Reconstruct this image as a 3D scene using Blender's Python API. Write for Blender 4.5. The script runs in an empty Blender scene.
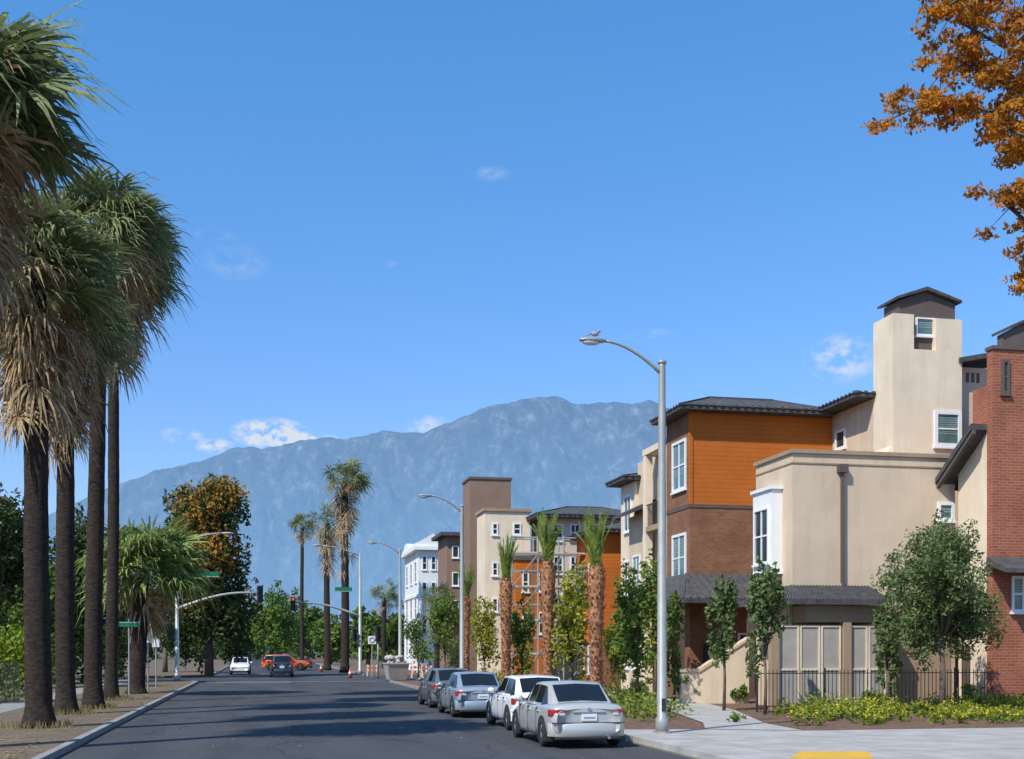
import bpy, math, random
import numpy as np
from mathutils import Vector, noise
random.seed(7)
C = bpy.context.scene.collection
F=1200.0; HZ=650.0; H=2.15
A=math.radians(11.8); SA,CA=math.sin(A),math.cos(A)
PI=math.pi
# ---------------------------------------------------------------- survey helpers
def T(X,Y): return X*SA+Y*CA
def W(px,t):
    s=(px-512)/F*t; return (s*CA+t*SA, -s*SA+t*CA)
def G(px,py): return W(px, H*F/(py-HZ))
def Z(py,X,Y): return H+(HZ-py)/F*T(X,Y)
def FX(px,Y):
    k=(px-512)/F; return Y*(SA+k*CA)/(CA-k*SA)
def FY(px,X):
    k=(px-512)/F; return X*(CA-k*SA)/(SA+k*CA)
# ---------------------------------------------------------------- mesh builder
class MB:
    def __init__(s): s.v=[]; s.f=[]
    def add(s,vs,fs):
        n=len(s.v); s.v+= [tuple(p) for p in vs]; s.f+=[tuple(i+n for i in f) for f in fs]; return s
    def box(s,x0,x1,y0,y1,z0,z1):
        return s.add([(x0,y0,z0),(x1,y0,z0),(x1,y1,z0),(x0,y1,z0),(x0,y0,z1),(x1,y0,z1),(x1,y1,z1),(x0,y1,z1)],
          [(0,3,2,1),(4,5,6,7),(0,1,5,4),(1,2,6,5),(2,3,7,6),(3,0,4,7)])
    def prism(s,poly,axis,a0,a1):
        n=len(poly)
        def mk(p,a):
            if axis=='z': return (p[0],p[1],a)
            if axis=='y': return (p[0],a,p[1])
            return (a,p[0],p[1])
        vs=[mk(p,a0) for p in poly]+[mk(p,a1) for p in poly]
        fs=[tuple(range(n))[::-1],tuple(range(n,2*n))]+[(i,(i+1)%n,n+(i+1)%n,n+i) for i in range(n)]
        return s.add(vs,fs)
    def tube(s,pts,rad,n=8,cap=True):
        pts=[Vector(p) for p in pts]
        if not hasattr(rad,'__len__'): rad=[rad]*len(pts)
        vs=[]
        for i,p in enumerate(pts):
            d=(pts[min(i+1,len(pts)-1)]-pts[max(i-1,0)]).normalized()
            u=d.cross(Vector((0,1,0.01)) if abs(d.y)<.9 else Vector((1,0,0))).normalized(); w=d.cross(u)
            for k in range(n):
                a=2*PI*k/n; vs.append(p+(u*math.cos(a)+w*math.sin(a))*rad[i])
        fs=[]
        for i in range(len(pts)-1):
            for k in range(n):
                fs.append((i*n+k,i*n+(k+1)%n,(i+1)*n+(k+1)%n,(i+1)*n+k))
        if cap: fs.append(tuple(range(n))[::-1]); fs.append(tuple((len(pts)-1)*n+k for k in range(n)))
        return s.add(vs,fs)
    def bar(s,a,b,w,h=None):
        h=h or w; a=Vector(a); b=Vector(b); d=(b-a).normalized()
        u=d.cross(Vector((0,0,1)) if abs(d.z)<.95 else Vector((1,0,0))).normalized(); v=u.cross(d)
        vs=[p+u*x*w/2+v*y*h/2 for p in (a,b) for x,y in ((-1,-1),(1,-1),(1,1),(-1,1))]
        return s.add(vs,[(0,3,2,1),(4,5,6,7),(0,1,5,4),(1,2,6,5),(2,3,7,6),(3,0,4,7)])
    def ball(s,c,r,n=10,m=6,sq=(1,1,1)):
        vs=[];fs=[]
        for i in range(m+1):
            th=PI*i/m
            for k in range(n):
                a=2*PI*k/n; vs.append((c[0]+r*sq[0]*math.sin(th)*math.cos(a),c[1]+r*sq[1]*math.sin(th)*math.sin(a),c[2]+r*sq[2]*math.cos(th)))
        for i in range(m):
            for k in range(n): fs.append((i*n+k,(i+1)*n+k,(i+1)*n+(k+1)%n,i*n+(k+1)%n))
        return s.add(vs,fs)
    def leaves(s,c,r,n,size,asp=.5,flat=0.0):
        if not hasattr(r,'__len__'): r=(r,r,r)
        d=np.random.normal(size=(n,3)); d/=np.linalg.norm(d,axis=1)[:,None]
        rr=np.random.rand(n)**.5
        p=np.array(c)+d*rr[:,None]*np.array(r)
        u=np.random.normal(size=(n,3)); u[:,2]*=(1-flat); u/=np.linalg.norm(u,axis=1)[:,None]
        w=np.random.normal(size=(n,3)); w=np.cross(u,w); w/=np.linalg.norm(w,axis=1)[:,None]
        sz=size*(.6+.8*np.random.rand(n))[:,None]
        q=np.stack([p-u*sz,p+w*sz*asp,p+u*sz,p-w*sz*asp],1).reshape(-1,3)
        n0=len(s.v); s.v+=[tuple(x) for x in q.tolist()]
        s.f+=[(n0+4*i,n0+4*i+1,n0+4*i+2,n0+4*i+3) for i in range(n)]
        return s
    def build(s,name,m,parent=None,smooth=False,bevel=0,sub=0):
        me=bpy.data.meshes.new(name); me.from_pydata(s.v,[],s.f); me.update()
        if smooth: me.polygons.foreach_set('use_smooth',[True]*len(me.polygons))
        o=bpy.data.objects.new(name,me); C.objects.link(o); me.materials.append(m)
        if bevel:
            b=o.modifiers.new('b','BEVEL'); b.width=bevel; b.segments=2; b.limit_method='ANGLE'
        if sub:
            b=o.modifiers.new('s','SUBSURF'); b.levels=sub; b.render_levels=sub
        if parent:
            o.parent=parent
            if parent.name in WORLD: o.location=-parent.location
        return o
np.random.seed(3)
WORLD=set()
def thing(name,label,cat,loc=(0,0,0),group=None,rz=0,world=True):
    o=bpy.data.objects.new(name,None); C.objects.link(o); o.location=loc; o.rotation_euler=(0,0,rz)
    o['label']=label; o['category']=cat
    if group: o['group']=group
    if world: WORLD.add(o.name)
    return o
def tag(o,label,cat,group=None,kind=None):
    o['label']=label;o['category']=cat
    if group:o['group']=group
    if kind:o['kind']=kind
    return o
def struct(name,mb,m,smooth=False):
    o=mb.build(name,m,None,smooth); o['kind']='structure'; return o
def lerp(a,b,t): return a+(b-a)*t
# ---------------------------------------------------------------- materials
def nt(name):
    m=bpy.data.materials.new(name); m.use_nodes=True; n=m.node_tree; return m,n,n.nodes['Principled BSDF']
def ramp(n,fac,stops):
    r=n.nodes.new('ShaderNodeValToRGB'); e=r.color_ramp.elements
    while len(e)<len(stops): e.new(.5)
    for i,(p,c) in enumerate(stops): e[i].position=p; e[i].color=(*c,1)
    n.links.new(fac,r.inputs[0]); return r.outputs[0]
def noi(n,scale,detail=4,rough=.6,vec=None):
    t=n.nodes.new('ShaderNodeTexNoise'); t.inputs['Scale'].default_value=scale; t.inputs['Detail'].default_value=detail; t.inputs['Roughness'].default_value=rough
    if vec is None:
        tc=n.nodes.new('ShaderNodeNewGeometry'); vec=tc.outputs['Position']
    n.links.new(vec,t.inputs['Vector']); return t.outputs['Fac']
def mulmix(n,a,b):
    mx=n.nodes.new('ShaderNodeMix'); mx.data_type='RGBA'; mx.blend_type='MULTIPLY'; mx.inputs[0].default_value=1
    n.links.new(a,mx.inputs[6]); n.links.new(b,mx.inputs[7]); return mx.outputs[2]
def mul(c,k): return tuple(min(1,x*k) for x in c)
def mat(name,c,rough=.8,scale=3,var=.15,bump=0,bscale=30,metal=0,coat=0,c2=None,spec=.5):
    m,n,b=nt(name)
    c2=c2 or mul(c,1+var)
    col=ramp(n,noi(n,scale,5),[(.3,mul(c,1-var)),(.7,c2)])
    n.links.new(col,b.inputs['Base Color'])
    b.inputs['Roughness'].default_value=rough; b.inputs['Metallic'].default_value=metal; b.inputs['Coat Weight'].default_value=coat
    b.inputs['Specular IOR Level'].default_value=spec
    if bump:
        bp=n.nodes.new('ShaderNodeBump'); bp.inputs['Strength'].default_value=bump; bp.inputs['Distance'].default_value=.02
        n.links.new(noi(n,bscale,4),bp.inputs['Height']); n.links.new(bp.outputs[0],b.inputs['Normal'])
    return m
def stucco(name,c):
    m,n,b=nt(name)
    g=n.nodes.new('ShaderNodeNewGeometry'); mp=n.nodes.new('ShaderNodeMapping'); mp.inputs['Scale'].default_value=(2.2,2.2,.25); n.links.new(g.outputs['Position'],mp.inputs[0])
    c1=ramp(n,noi(n,.6,5),[(.3,mul(c,.88)),(.7,mul(c,1.06))]); c2=ramp(n,noi(n,1.2,5,.7,mp.outputs[0]),[(.3,(.90,.89,.88)),(.55,(1,1,1))])
    n.links.new(mulmix(n,c1,c2),b.inputs['Base Color']); b.inputs['Roughness'].default_value=.95; b.inputs['Specular IOR Level'].default_value=.1
    bp=n.nodes.new('ShaderNodeBump'); bp.inputs['Strength'].default_value=.35; bp.inputs['Distance'].default_value=.02
    n.links.new(noi(n,30,5),bp.inputs['Height']); n.links.new(bp.outputs[0],b.inputs['Normal']); return m
def facade_vec(n):
    g=n.nodes.new('ShaderNodeNewGeometry'); s=n.nodes.new('ShaderNodeSeparateXYZ'); n.links.new(g.outputs['Position'],s.inputs[0])
    a=n.nodes.new('ShaderNodeMath'); a.operation='ADD'; n.links.new(s.outputs[0],a.inputs[0]); n.links.new(s.outputs[1],a.inputs[1])
    c=n.nodes.new('ShaderNodeCombineXYZ'); n.links.new(a.outputs[0],c.inputs[0]); n.links.new(s.outputs[2],c.inputs[1]); return c.outputs[0],s
def brick(name,c1,c2,mortar,bw=.3,bh=.1):
    m,n,b=nt(name); v,s=facade_vec(n)
    t=n.nodes.new('ShaderNodeTexBrick'); n.links.new(v,t.inputs['Vector'])
    t.inputs['Color1'].default_value=(*c1,1);t.inputs['Color2'].default_value=(*c2,1);t.inputs['Mortar'].default_value=(*mortar,1)
    t.inputs['Scale'].default_value=1;t.inputs['Mortar Size'].default_value=.01;t.inputs['Brick Width'].default_value=bw;t.inputs['Row Height'].default_value=bh
    n.links.new(mulmix(n,t.outputs[0],ramp(n,noi(n,1.2,5),[(.3,(.7,.7,.7)),(.7,(1,1,1))])),b.inputs['Base Color']); b.inputs['Roughness'].default_value=.95; b.inputs['Specular IOR Level'].default_value=.15; return m
def siding(name,c,step=.18):
    m,n,b=nt(name); v,s=facade_vec(n)
    d=n.nodes.new('ShaderNodeMath'); d.operation='DIVIDE'; d.inputs[1].default_value=step; n.links.new(s.outputs[2],d.inputs[0])
    f=n.nodes.new('ShaderNodeMath'); f.operation='FRACT'; n.links.new(d.outputs[0],f.inputs[0])
    col=ramp(n,f.outputs[0],[(0,mul(c,.5)),(.12,mul(c,.95)),(.9,c)])
    n.links.new(mulmix(n,col,ramp(n,noi(n,.8,5),[(.3,(.8,.8,.8)),(.7,(1,1,1))])),b.inputs['Base Color']); b.inputs['Roughness'].default_value=.9; b.inputs['Specular IOR Level'].default_value=.1
    return m
def leafm(name,c1,c2,scale=1.5,trans=.3,c3=None):
    m,n,b=nt(name)
    st=[(.32,c1),(.62,c2)]
    if c3: st.append((.75,c3))
    nz=noi(n,scale,6,.75); col=ramp(n,nz,st)
    n.links.new(col,b.inputs['Base Color']); b.inputs['Roughness'].default_value=.65; b.inputs['Specular IOR Level'].default_value=.15
    tr=n.nodes.new('ShaderNodeBsdfTranslucent'); n.links.new(col,tr.inputs[0])
    mx=n.nodes.new('ShaderNodeMixShader'); mx.inputs[0].default_value=trans
    n.links.new(b.outputs[0],mx.inputs[1]); n.links.new(tr.outputs[0],mx.inputs[2])
    n.links.new(mx.outputs[0],n.nodes['Material Output'].inputs[0]); return m
def emis(name,c,s):
    m,n,b=nt(name); b.inputs['Base Color'].default_value=(*c,1); b.inputs['Emission Color'].default_value=(*c,1); b.inputs['Emission Strength'].default_value=s; return m
M={}
def asphalt():
    m,n,b=nt('asphalt'); g=n.nodes.new('ShaderNodeNewGeometry'); mp=n.nodes.new('ShaderNodeMapping'); mp.inputs['Scale'].default_value=(1,.12,1)
    n.links.new(g.outputs['Position'],mp.inputs[0])
    x=ramp(n,noi(n,.7,6,.6,mp.outputs[0]),[(.3,(.052,.053,.057)),(.7,(.086,.087,.092))])
    c2=ramp(n,noi(n,40,3,.8),[(.35,(.72,.72,.72)),(.7,(1.25,1.25,1.25))])
    v=n.nodes.new('ShaderNodeTexVoronoi'); v.feature='DISTANCE_TO_EDGE'; v.inputs['Scale'].default_value=.22; 
    nv=n.nodes.new('ShaderNodeTexNoise'); nv.inputs['Scale'].default_value=.8; n.links.new(g.outputs['Position'],nv.inputs[0])
    ad=n.nodes.new('ShaderNodeVectorMath'); ad.operation='ADD'; n.links.new(g.outputs['Position'],ad.inputs[0]); n.links.new(nv.outputs['Color'],ad.inputs[1]); n.links.new(ad.outputs[0],v.inputs['Vector'])
    c3=ramp(n,v.outputs['Distance'],[(0,(.4,.4,.4)),(.009,(1,1,1))])
    x=mulmix(n,mulmix(n,x,c2),c3)
    n.links.new(x,b.inputs['Base Color']); b.inputs['Roughness'].default_value=.9; b.inputs['Specular IOR Level'].default_value=.2
    return m
M['asphalt']=asphalt()
M['concrete']=mat('concrete',(.38,.36,.33),.9,1.2,.2,.2,40)
M['kerb']=mat('kerb_concrete',(.26,.25,.23),.9,2,.25)
M['soil']=mat('soil',(.17,.115,.075),1,1.5,.3,.5,12)
M['mulch']=mat('mulch',(.15,.085,.05),1,6,.5,.8,25)
M['dirt']=mat('dirt',(.19,.125,.08),1,1.3,.4,.5,20,c2=(.17,.13,.07))
M['land']=mat('land',(.12,.12,.07),1,.05,.3)
M['cream']=stucco('cream_stucco',(.64,.50,.355))
M['cream2']=stucco('pale_stucco',(.76,.63,.465))
M['tan']=stucco('tan_stucco',(.37,.27,.18))
M['orange']=siding('orange_siding',(.55,.155,.030),.2)
M['brownb']=brick('brown_brick',(.32,.135,.065),(.24,.10,.05),(.26,.19,.14))
M['redb']=brick('red_brick',(.42,.125,.06),(.33,.095,.05),(.34,.24,.19))
M['rust']=mat('rust_panel',(.24,.15,.10),.8,1,.1)
M['dkbrown']=mat('dark_brown_panel',(.11,.08,.065),.7,1,.12)
M['roof']=mat('roof_tile',(.075,.072,.072),.8,4,.35,.6,8,spec=.25)
M['white']=mat('white_paint',(.78,.78,.76),.5,2,.04)
M['whiteb']=mat('white_stucco',(.74,.74,.71),.8,.7,.05)
M['gate']=mat('gate_panel',(.36,.33,.29),.8,1.5,.12)
M['glass']=mat('window_glass',(.03,.045,.05),.06,1,.3,spec=.8)
M['carglass']=mat('car_glass',(.012,.014,.016),.05,1,.3,spec=.5)
M['blind']=mat('window_blind_glass',(.09,.15,.15),.12,2,.3,spec=.8)
M['slat']=mat('blind_slat',(.20,.28,.27),.5,2,.15)
M['metal']=mat('galvanised_metal',(.36,.36,.33),.5,2,.12,metal=.3)
M['dark']=mat('dark_metal',(.03,.03,.032),.5,2,.2)
M['black']=mat('black_rubber',(.02,.02,.02),.8,5,.2)
M['rim']=mat('alloy_rim',(.45,.45,.46),.3,2,.05,metal=.7)
M['bark']=mat('bark',(.12,.09,.065),1,5,.35,.6,15)
def palmbark():
    m,n,b=nt('palm_bark'); g=n.nodes.new('ShaderNodeNewGeometry'); mp=n.nodes.new('ShaderNodeMapping'); mp.inputs['Scale'].default_value=(2.2,2.2,5)
    n.links.new(g.outputs['Position'],mp.inputs[0]); f=noi(n,2.2,6,.8,mp.outputs[0])
    n.links.new(ramp(n,f,[(.3,(.02,.014,.011)),(.7,(.08,.062,.05))]),b.inputs['Base Color']); b.inputs['Roughness'].default_value=1; b.inputs['Specular IOR Level'].default_value=.1
    bp=n.nodes.new('ShaderNodeBump'); bp.inputs['Strength'].default_value=1; bp.inputs['Distance'].default_value=.06; n.links.new(f,bp.inputs['Height']); n.links.new(bp.outputs[0],b.inputs['Normal']); return m
M['pbark']=palmbark()
M['dtrunk']=mat('date_palm_trunk',(.36,.17,.08),1,9,.5,1,18)
M['pgreen']=leafm('palm_green',(.085,.12,.04),(.29,.32,.14),2.6,.3,(.50,.46,.24))
M['pbright']=leafm('palm_bright',(.10,.15,.04),(.34,.42,.13),2.2,.3,(.46,.48,.20))
M['pstraw']=leafm('palm_straw',(.17,.105,.05),(.60,.44,.25),3,.25)
M['olive']=leafm('olive_leaf',(.055,.09,.03),(.19,.25,.09),2.5,.3)
M['green']=leafm('green_leaf',(.045,.09,.018),(.19,.27,.055),1.2,.3)
M['dkgreen']=leafm('dark_leaf',(.022,.045,.014),(.095,.13,.04),.8,.25)
M['lime']=leafm('lime_leaf',(.11,.15,.02),(.42,.41,.05),1.5,.35)
M['hedge']=leafm('hedge_leaf',(.12,.19,.015),(.32,.40,.04),1,.3)
M['orl']=leafm('orange_leaf',(.15,.12,.03),(.48,.22,.035),.9,.3,(.62,.29,.04))
M['orl2']=leafm('orange_leaf_near',(.20,.085,.014),(.68,.27,.025),3,.4,(.80,.40,.06))
M['yel']=leafm('yellow_leaf',(.20,.24,.02),(.66,.54,.04),5,.2)
M['cover']=leafm('cover_leaf',(.07,.11,.015),(.26,.32,.05),2,.3)
M['grass']=leafm('dry_grass',(.16,.13,.05),(.33,.25,.12),2,.2)
M['lime2']=leafm('date_palm_leaf',(.10,.17,.03),(.34,.42,.09),2,.35)
M['signg']=mat('sign_green',(.01,.16,.08),.4,3,.05)
M['signw']=mat('sign_white',(.75,.75,.75),.4,3,.04)
M['orp']=mat('orange_plastic',(.6,.13,.03),.5,3,.06)
M['yelp']=mat('tactile_yellow',(.65,.38,.03),.8,4,.1)
M['red']=mat('tail_light_red',(.36,.012,.01),.15,3,.1,coat=1)
M['lampg']=mat('lamp_glass',(.6,.6,.58),.2,3,.05)
M['skin']=mat('bird_grey',(.3,.3,.3),.8,3,.1)
def paint(name,c,metal=.5,rough=.32): return mat(name,c,rough,2,.03,metal=metal,coat=.8)
M['silver']=paint('silver_paint',(.56,.55,.51),.35,.34); M['blue']=paint('blue_grey_paint',(.34,.39,.44),.35)
M['carw']=paint('white_car_paint',(.8,.8,.8),0); M['navy']=paint('dark_blue_paint',(.03,.04,.06),.3); M['grey']=paint('grey_paint',(.16,.17,.19),.4)
M['orc']=paint('orange_car_paint',(.62,.12,.015),.1)
# ---------------------------------------------------------------- ground
KL,KR=-4.0,8.35
gm=MB(); gm.add([(-6000,-3000,-.02),(9000,-3000,-.02),(9000,12000,-.02),(-6000,12000,-.02)],[(0,1,2,3)]); struct('ground',gm,M['land'])
def sheet(name,poly,z,m):
    b=MB(); b.add([(x,y,z) for x,y in poly],[tuple(range(len(poly)))]); return struct(name,b,m)
XR0,XR1=84.,98.
sheet('road',[(KL,-20),(KR,-20),(KR,XR0-4),(KR+1,XR0-1.2),(KR+4,XR0),(90,XR0),(90,XR1),(KR+3,XR1),(KR,XR1+3),(KR,600),(KL,600),(KL,XR1+3),(KL-3,XR1),(-90,XR1),(-90,XR0),(KL-4,XR0),(KL-1,XR0-1.2),(KL,XR0-4)],0,M['asphalt'])
def kerbs():
    b=MB(); b.box(KL-.18,KL,-20,XR0-4,-.01,.14); b.box(KL-.18,KL,XR1+3,400,-.01,.14)
    b.prism([(KL,XR0-4),(KL-1,XR0-1.2),(KL-4,XR0),(KL-30,XR0),(KL-30,XR0-.18),(KL-4.05,XR0-.18),(KL-1.14,XR0-1.32),(KL-.18,XR0-4)],'z',-.01,.14)
    struct('kerb_left',b,M['kerb'])
    b=MB(); b.box(KR,KR+.18,27.0,XR0-4,-.01,.14); b.box(KR,KR+.18,XR1+3,400,-.01,.14)
    b.prism([(KR,XR0-4),(KR+.18,XR0-4),(KR+1.14,XR0-1.32),(KR+4.05,XR0-.18),(KR+30,XR0-.18),(KR+30,XR0),(KR+4,XR0),(KR+1,XR0-1.2)],'z',-.01,.14)
    struct('kerb_right',b,M['kerb'])
kerbs()
def slab(name,poly,z,m):
    b=MB(); b.prism(poly,'z',-.015,z); return struct(name,b,m)
slab('verge_left',[(-8.2,-20),(KL-.185,-20),(KL-.185,XR0-4),(-5.5,XR0-.5),(-8.2,XR0-.3)],.12,M['dirt'])
slab('pavement_left',[(-9.6,-20),(-8.21,-20),(-8.21,XR0-.3),(-9.6,XR0-.3)],.125,M['kerb'])
slab('lawn_left',[(-60,-20),(-9.61,-20),(-9.61,XR0-.5),(-60,XR0-.5)],.11,M['dirt'])
slab('verge_left_far',[(-40,XR1+.2),(KL-3,XR1+.2),(KL-.185,XR1+3),(KL-.185,400),(-40,400)],.12,M['dirt'])
slab('planting_bed_right',[(13.3,28.0),(60,28.0),(60,XR0-.5),(KR+.185,XR0-4),(KR+.185,29.5),(11.1,29.0)],.11,M['mulch'])
slab('pavement_corner',[(KR+.19,14),(60,14),(60,27.99),(13.3,27.99),(11.1,28.98),(KR+.19,29.48)],.125,M['concrete'])
sheet('pavement_path',[(11.1,28.99),(13.3,28.01),(13.6,31),(15.6,38),(16.5,43),(16.8,80),(14.6,80),(14.2,44),(13.3,38),(12,31.5)],.135,M['concrete'])
sheet('tactile_paving',[(W(800,23.9)),W(868,23.9),W(874,22.3),W(790,22.3)],.131,M['yelp'])
slab('verge_right_far',[(KR+3,XR1+.2),(60,XR1+.2),(60,400),(KR+.185,400),(KR+.185,XR1+3)],.12,M['dirt'])
for i,(y0,y1,x0,x1) in enumerate([(81.2,81.5,KL+.3,2),(82.8,83.05,KL+.5,KR-.5)]):
    sheet('road_marking',[(x0,y0),(x1,y0),(x1,y1),(x0,y1)],.005,M['signw'])
sheet('road_marking',[(KL+1,99),(KR-1,99),(KR-1,99.3),(KL+1,99.3)],.005,M['signw'])
b=MB()
for x in (9.9,12.4): b.box(x,x+.02,14,27.9,.1255,.128)
for k in range(7): b.box(KR+.2,40,14+2*k,14.02+2*k,.1255,.1285)
struct('pavement_joints',b,M['kerb'])
# ---------------------------------------------------------------- mountains
def mountains():
    prof=[(-500,600),(-100,560),(0,532),(60,510),(115,484),(160,470),(200,461),(235,447),(262,448),(300,440),(345,437),(385,431),(425,432),(450,421),(480,409),(505,402),(530,397),(560,396),(578,404),(600,401),(625,404),(650,400),(680,412),(720,420),(780,440),(860,465),(950,490),(1100,520),(1500,560)]
    xs=[p[0] for p in prof]; ys=[p[1] for p in prof]
    b=MB(); NX,NS=700,130; D0,D1=6200,9800
    for j in range(NS+1):
        s=j/NS
        for i in range(NX+1):
            px=-300+1500*i/NX; d=D0+(D1-D0)*s
            ry=np.interp(px,xs,ys)
            X,Y=W(px,d); p=Vector((X/750,Y/1400,0))
            rd=noise.ridged_multi_fractal(p,.9,2.2,7,1.0,2.0)
            f2=noise.fractal(p*5,.9,2.2,6)
            zr=(HZ-ry)/F*d
            z=zr*(s**.8)*(1-.42*(1-s)) + (rd-1.0)*520*min(1,s*2.5)*(1-s)**.5 + f2*130*min(1,s*4)*(1-.75*s)
            z=min(z,zr*(.99)+ f2*25)
            if s>=.999: z=zr+f2*20
            b.v.append((X,Y,max(z,-5) if j else -60))
    for j in range(NS):
        for i in range(NX):
            q=j*(NX+1)+i; b.f.append((q,q+1,q+NX+2,q+NX+1))
    m,n,bs=nt('mountain_painted_haze')
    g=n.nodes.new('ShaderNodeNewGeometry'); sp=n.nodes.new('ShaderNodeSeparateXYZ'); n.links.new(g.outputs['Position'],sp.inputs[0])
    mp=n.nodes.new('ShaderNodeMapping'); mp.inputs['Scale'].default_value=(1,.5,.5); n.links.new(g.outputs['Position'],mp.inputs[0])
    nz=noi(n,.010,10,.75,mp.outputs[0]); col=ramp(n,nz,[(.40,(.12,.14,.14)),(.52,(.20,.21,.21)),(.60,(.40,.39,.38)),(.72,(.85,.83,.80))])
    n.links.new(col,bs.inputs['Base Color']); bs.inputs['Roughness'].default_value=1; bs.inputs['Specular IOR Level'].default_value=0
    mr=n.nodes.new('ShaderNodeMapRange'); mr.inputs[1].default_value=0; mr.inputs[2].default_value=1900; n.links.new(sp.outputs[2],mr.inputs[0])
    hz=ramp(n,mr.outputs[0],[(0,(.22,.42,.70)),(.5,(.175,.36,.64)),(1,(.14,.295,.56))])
    em=n.nodes.new('ShaderNodeEmission'); n.links.new(hz,em.inputs[0]); em.inputs[1].default_value=1.0  # aerial haze painted into the slopes as blue glow, paler towards the foot
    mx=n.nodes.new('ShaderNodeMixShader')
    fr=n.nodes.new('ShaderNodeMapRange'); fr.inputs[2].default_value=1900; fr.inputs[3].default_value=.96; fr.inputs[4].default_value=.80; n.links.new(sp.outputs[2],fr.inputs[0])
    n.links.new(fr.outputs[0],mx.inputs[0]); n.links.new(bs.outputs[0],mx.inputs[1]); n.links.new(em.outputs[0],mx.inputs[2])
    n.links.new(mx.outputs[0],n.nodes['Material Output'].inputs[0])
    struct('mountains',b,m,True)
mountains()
# ---------------------------------------------------------------- building helpers
def window(root,pl,v,a0,a1,z0,z1,nv=0,nh=1,fr='white',gl='glass',fw=.09):
    if a0>a1:a0,a1=a1,a0
    def bx(mb,a,b_,c,d,d0,d1):
        if pl=='Y': mb.box(a,b_,v-d1,v-d0,c,d)
        else: mb.box(v-d1,v-d0,a,b_,c,d)
    f=MB()
    bx(f,a0,a0+fw,z0,z1,-.05,.07); bx(f,a1-fw,a1,z0,z1,-.05,.07); bx(f,a0+fw,a1-fw,z1-fw,z1,-.05,.068); bx(f,a0+fw,a1-fw,z0,z0+fw,-.05,.068)
    for k in range(nv):
        c=a0+(a1-a0)*(k+1)/(nv+1); bx(f,c-.03,c+.03,z0+fw,z1-fw,-.05,.05)
    for k in range(nh):
        c=z0+(z1-z0)*(k+1)/(nh+1); bx(f,a0+fw,a1-fw,c-.03,c+.03,-.05,.046)
    w=f.build('window',M[fr],root)
    g=MB(); bx(g,a0+fw*.8,a1-fw*.8,z0+fw*.8,z1-fw*.8,-.06,.012); g.build('pane',M[gl],w)
    if gl=='blind':
        q=MB(); N=int((z1-z0-2*fw)/.09)
        for k in range(int(N*.8)):
            z=z1-fw-.02-k*.09; bx(q,a0+fw,a1-fw,z-.05,z,.0125,.016)
        q.build('blind',M['slat'],w)
    s=MB(); bx(s,a0-.06,a1+.06,z0-.08,z0-.003,-.05,.11); s.build('sill',M[fr],w)
    return w
def winp(root,pl,v,px0,px1,pt,pb,**k):
    if pl=='Y': a0,a1=FX(px0,v),FX(px1,v); t=((a0+a1)/2,v)
    else: a0,a1=FY(px0,v),FY(px1,v); t=(v,(a0+a1)/2)
    return window(root,pl,v,a0,a1,Z(pb,*t),Z(pt,*t),**k)
def hip(root,x0,x1,y0,y1,ze,zr,oh=.9,name='roof',th=.18):
    b=MB(); x0-=oh;x1+=oh;y0-=oh;y1+=oh
    b.box(x0,x1,y0,y1,ze,ze+th)
    w=min(x1-x0,y1-y0)/2; xl=x1-x0>y1-y0
    if xl: r=[(x0+w,(y0+y1)/2,zr),(x1-w,(y0+y1)/2,zr)]
    else: r=[((x0+x1)/2,y0+w,zr),((x0+x1)/2,y1-w,zr)]
    z=ze+th+.003
    vs=[(x0-.04,y0-.04,z),(x1+.04,y0-.04,z),(x1+.04,y1+.04,z),(x0-.04,y1+.04,z)]+r
    fs=[(0,1,5,4),(1,2,5),(2,3,4,5),(3,0,4),(0,3,2,1)] if xl else [(0,1,4),(1,2,5,4),(2,3,5),(3,0,4,5),(0,3,2,1)]
    b.add(vs,fs)
    for e in (((0,4),(3,4),(1,5),(2,5)) if xl else ((0,4),(1,4),(2,5),(3,5))): b.bar(vs[e[0]],vs[e[1]],.14,.1)
    b.bar(r[0],r[1],.16,.12)
    for k in range(int((x1-x0)/.35)): b.box(x0+k*.35,x0+k*.35+.16,y0-.07,y0-.04,z-.03,z+.05)
    for k in range(int((y1-y0)/.35)): b.box(x0-.07,x0-.04,y0+k*.35,y0+k*.35+.16,z-.03,z+.05)
    return b.build(name,M['roof'],root)
def wallbox(root,x0,x1,y0,y1,z0,z1,m,name='wall'):
    return MB().box(x0,x1,y0,y1,z0,z1).build(name,M[m],root)
# ---- front cream block
YF=39.1; XL=18.2; XRt=FX(955,YF); ZT=Z(453,XL,YF); YK=FY(756,XL)
r=thing('apartment_building','two storey cream stucco block with white corner bay window and dark downpipe','building',(XL,YF,0))
wallbox(r,XL,XRt,YF,YK,0,ZT,'cream')
MB().box(XL-.08,XRt+.05,YF-.08,YK+.05,ZT+.002,ZT+.14).build('parapet_cap',M['tan'],r)
MB().box(XL-.03,XRt,YF-.03,YK,ZT-.36,ZT-.31).build('band',M['tan'],r)
wallbox(r,21.5,XRt+3,YK+.01,44.1,0,ZT-.3,'cream','rear_wall')
bx0=17.8; by0=FY(772,bx0); by1=FY(753,bx0); bz0=Z(571,bx0,by0); bz1=Z(489,bx0,by0)
MB().box(bx0,XL-.003,by0,by1,bz0,bz1).build('bay',M['white'],r)
MB().box(bx0-.08,XL-.005,by0-.08,by1+.08,bz1+.003,bz1+.12).build('bay_cap',M['white'],r)
MB().box(bx0-.04,XL-.005,by0-.04,by1+.04,bz0-.1,bz0-.003).build('bay_base',M['white'],r)
winp(r,'X',bx0,769.5,755,509,564,nv=1,nh=1,gl='glass',fw=.07)
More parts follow.
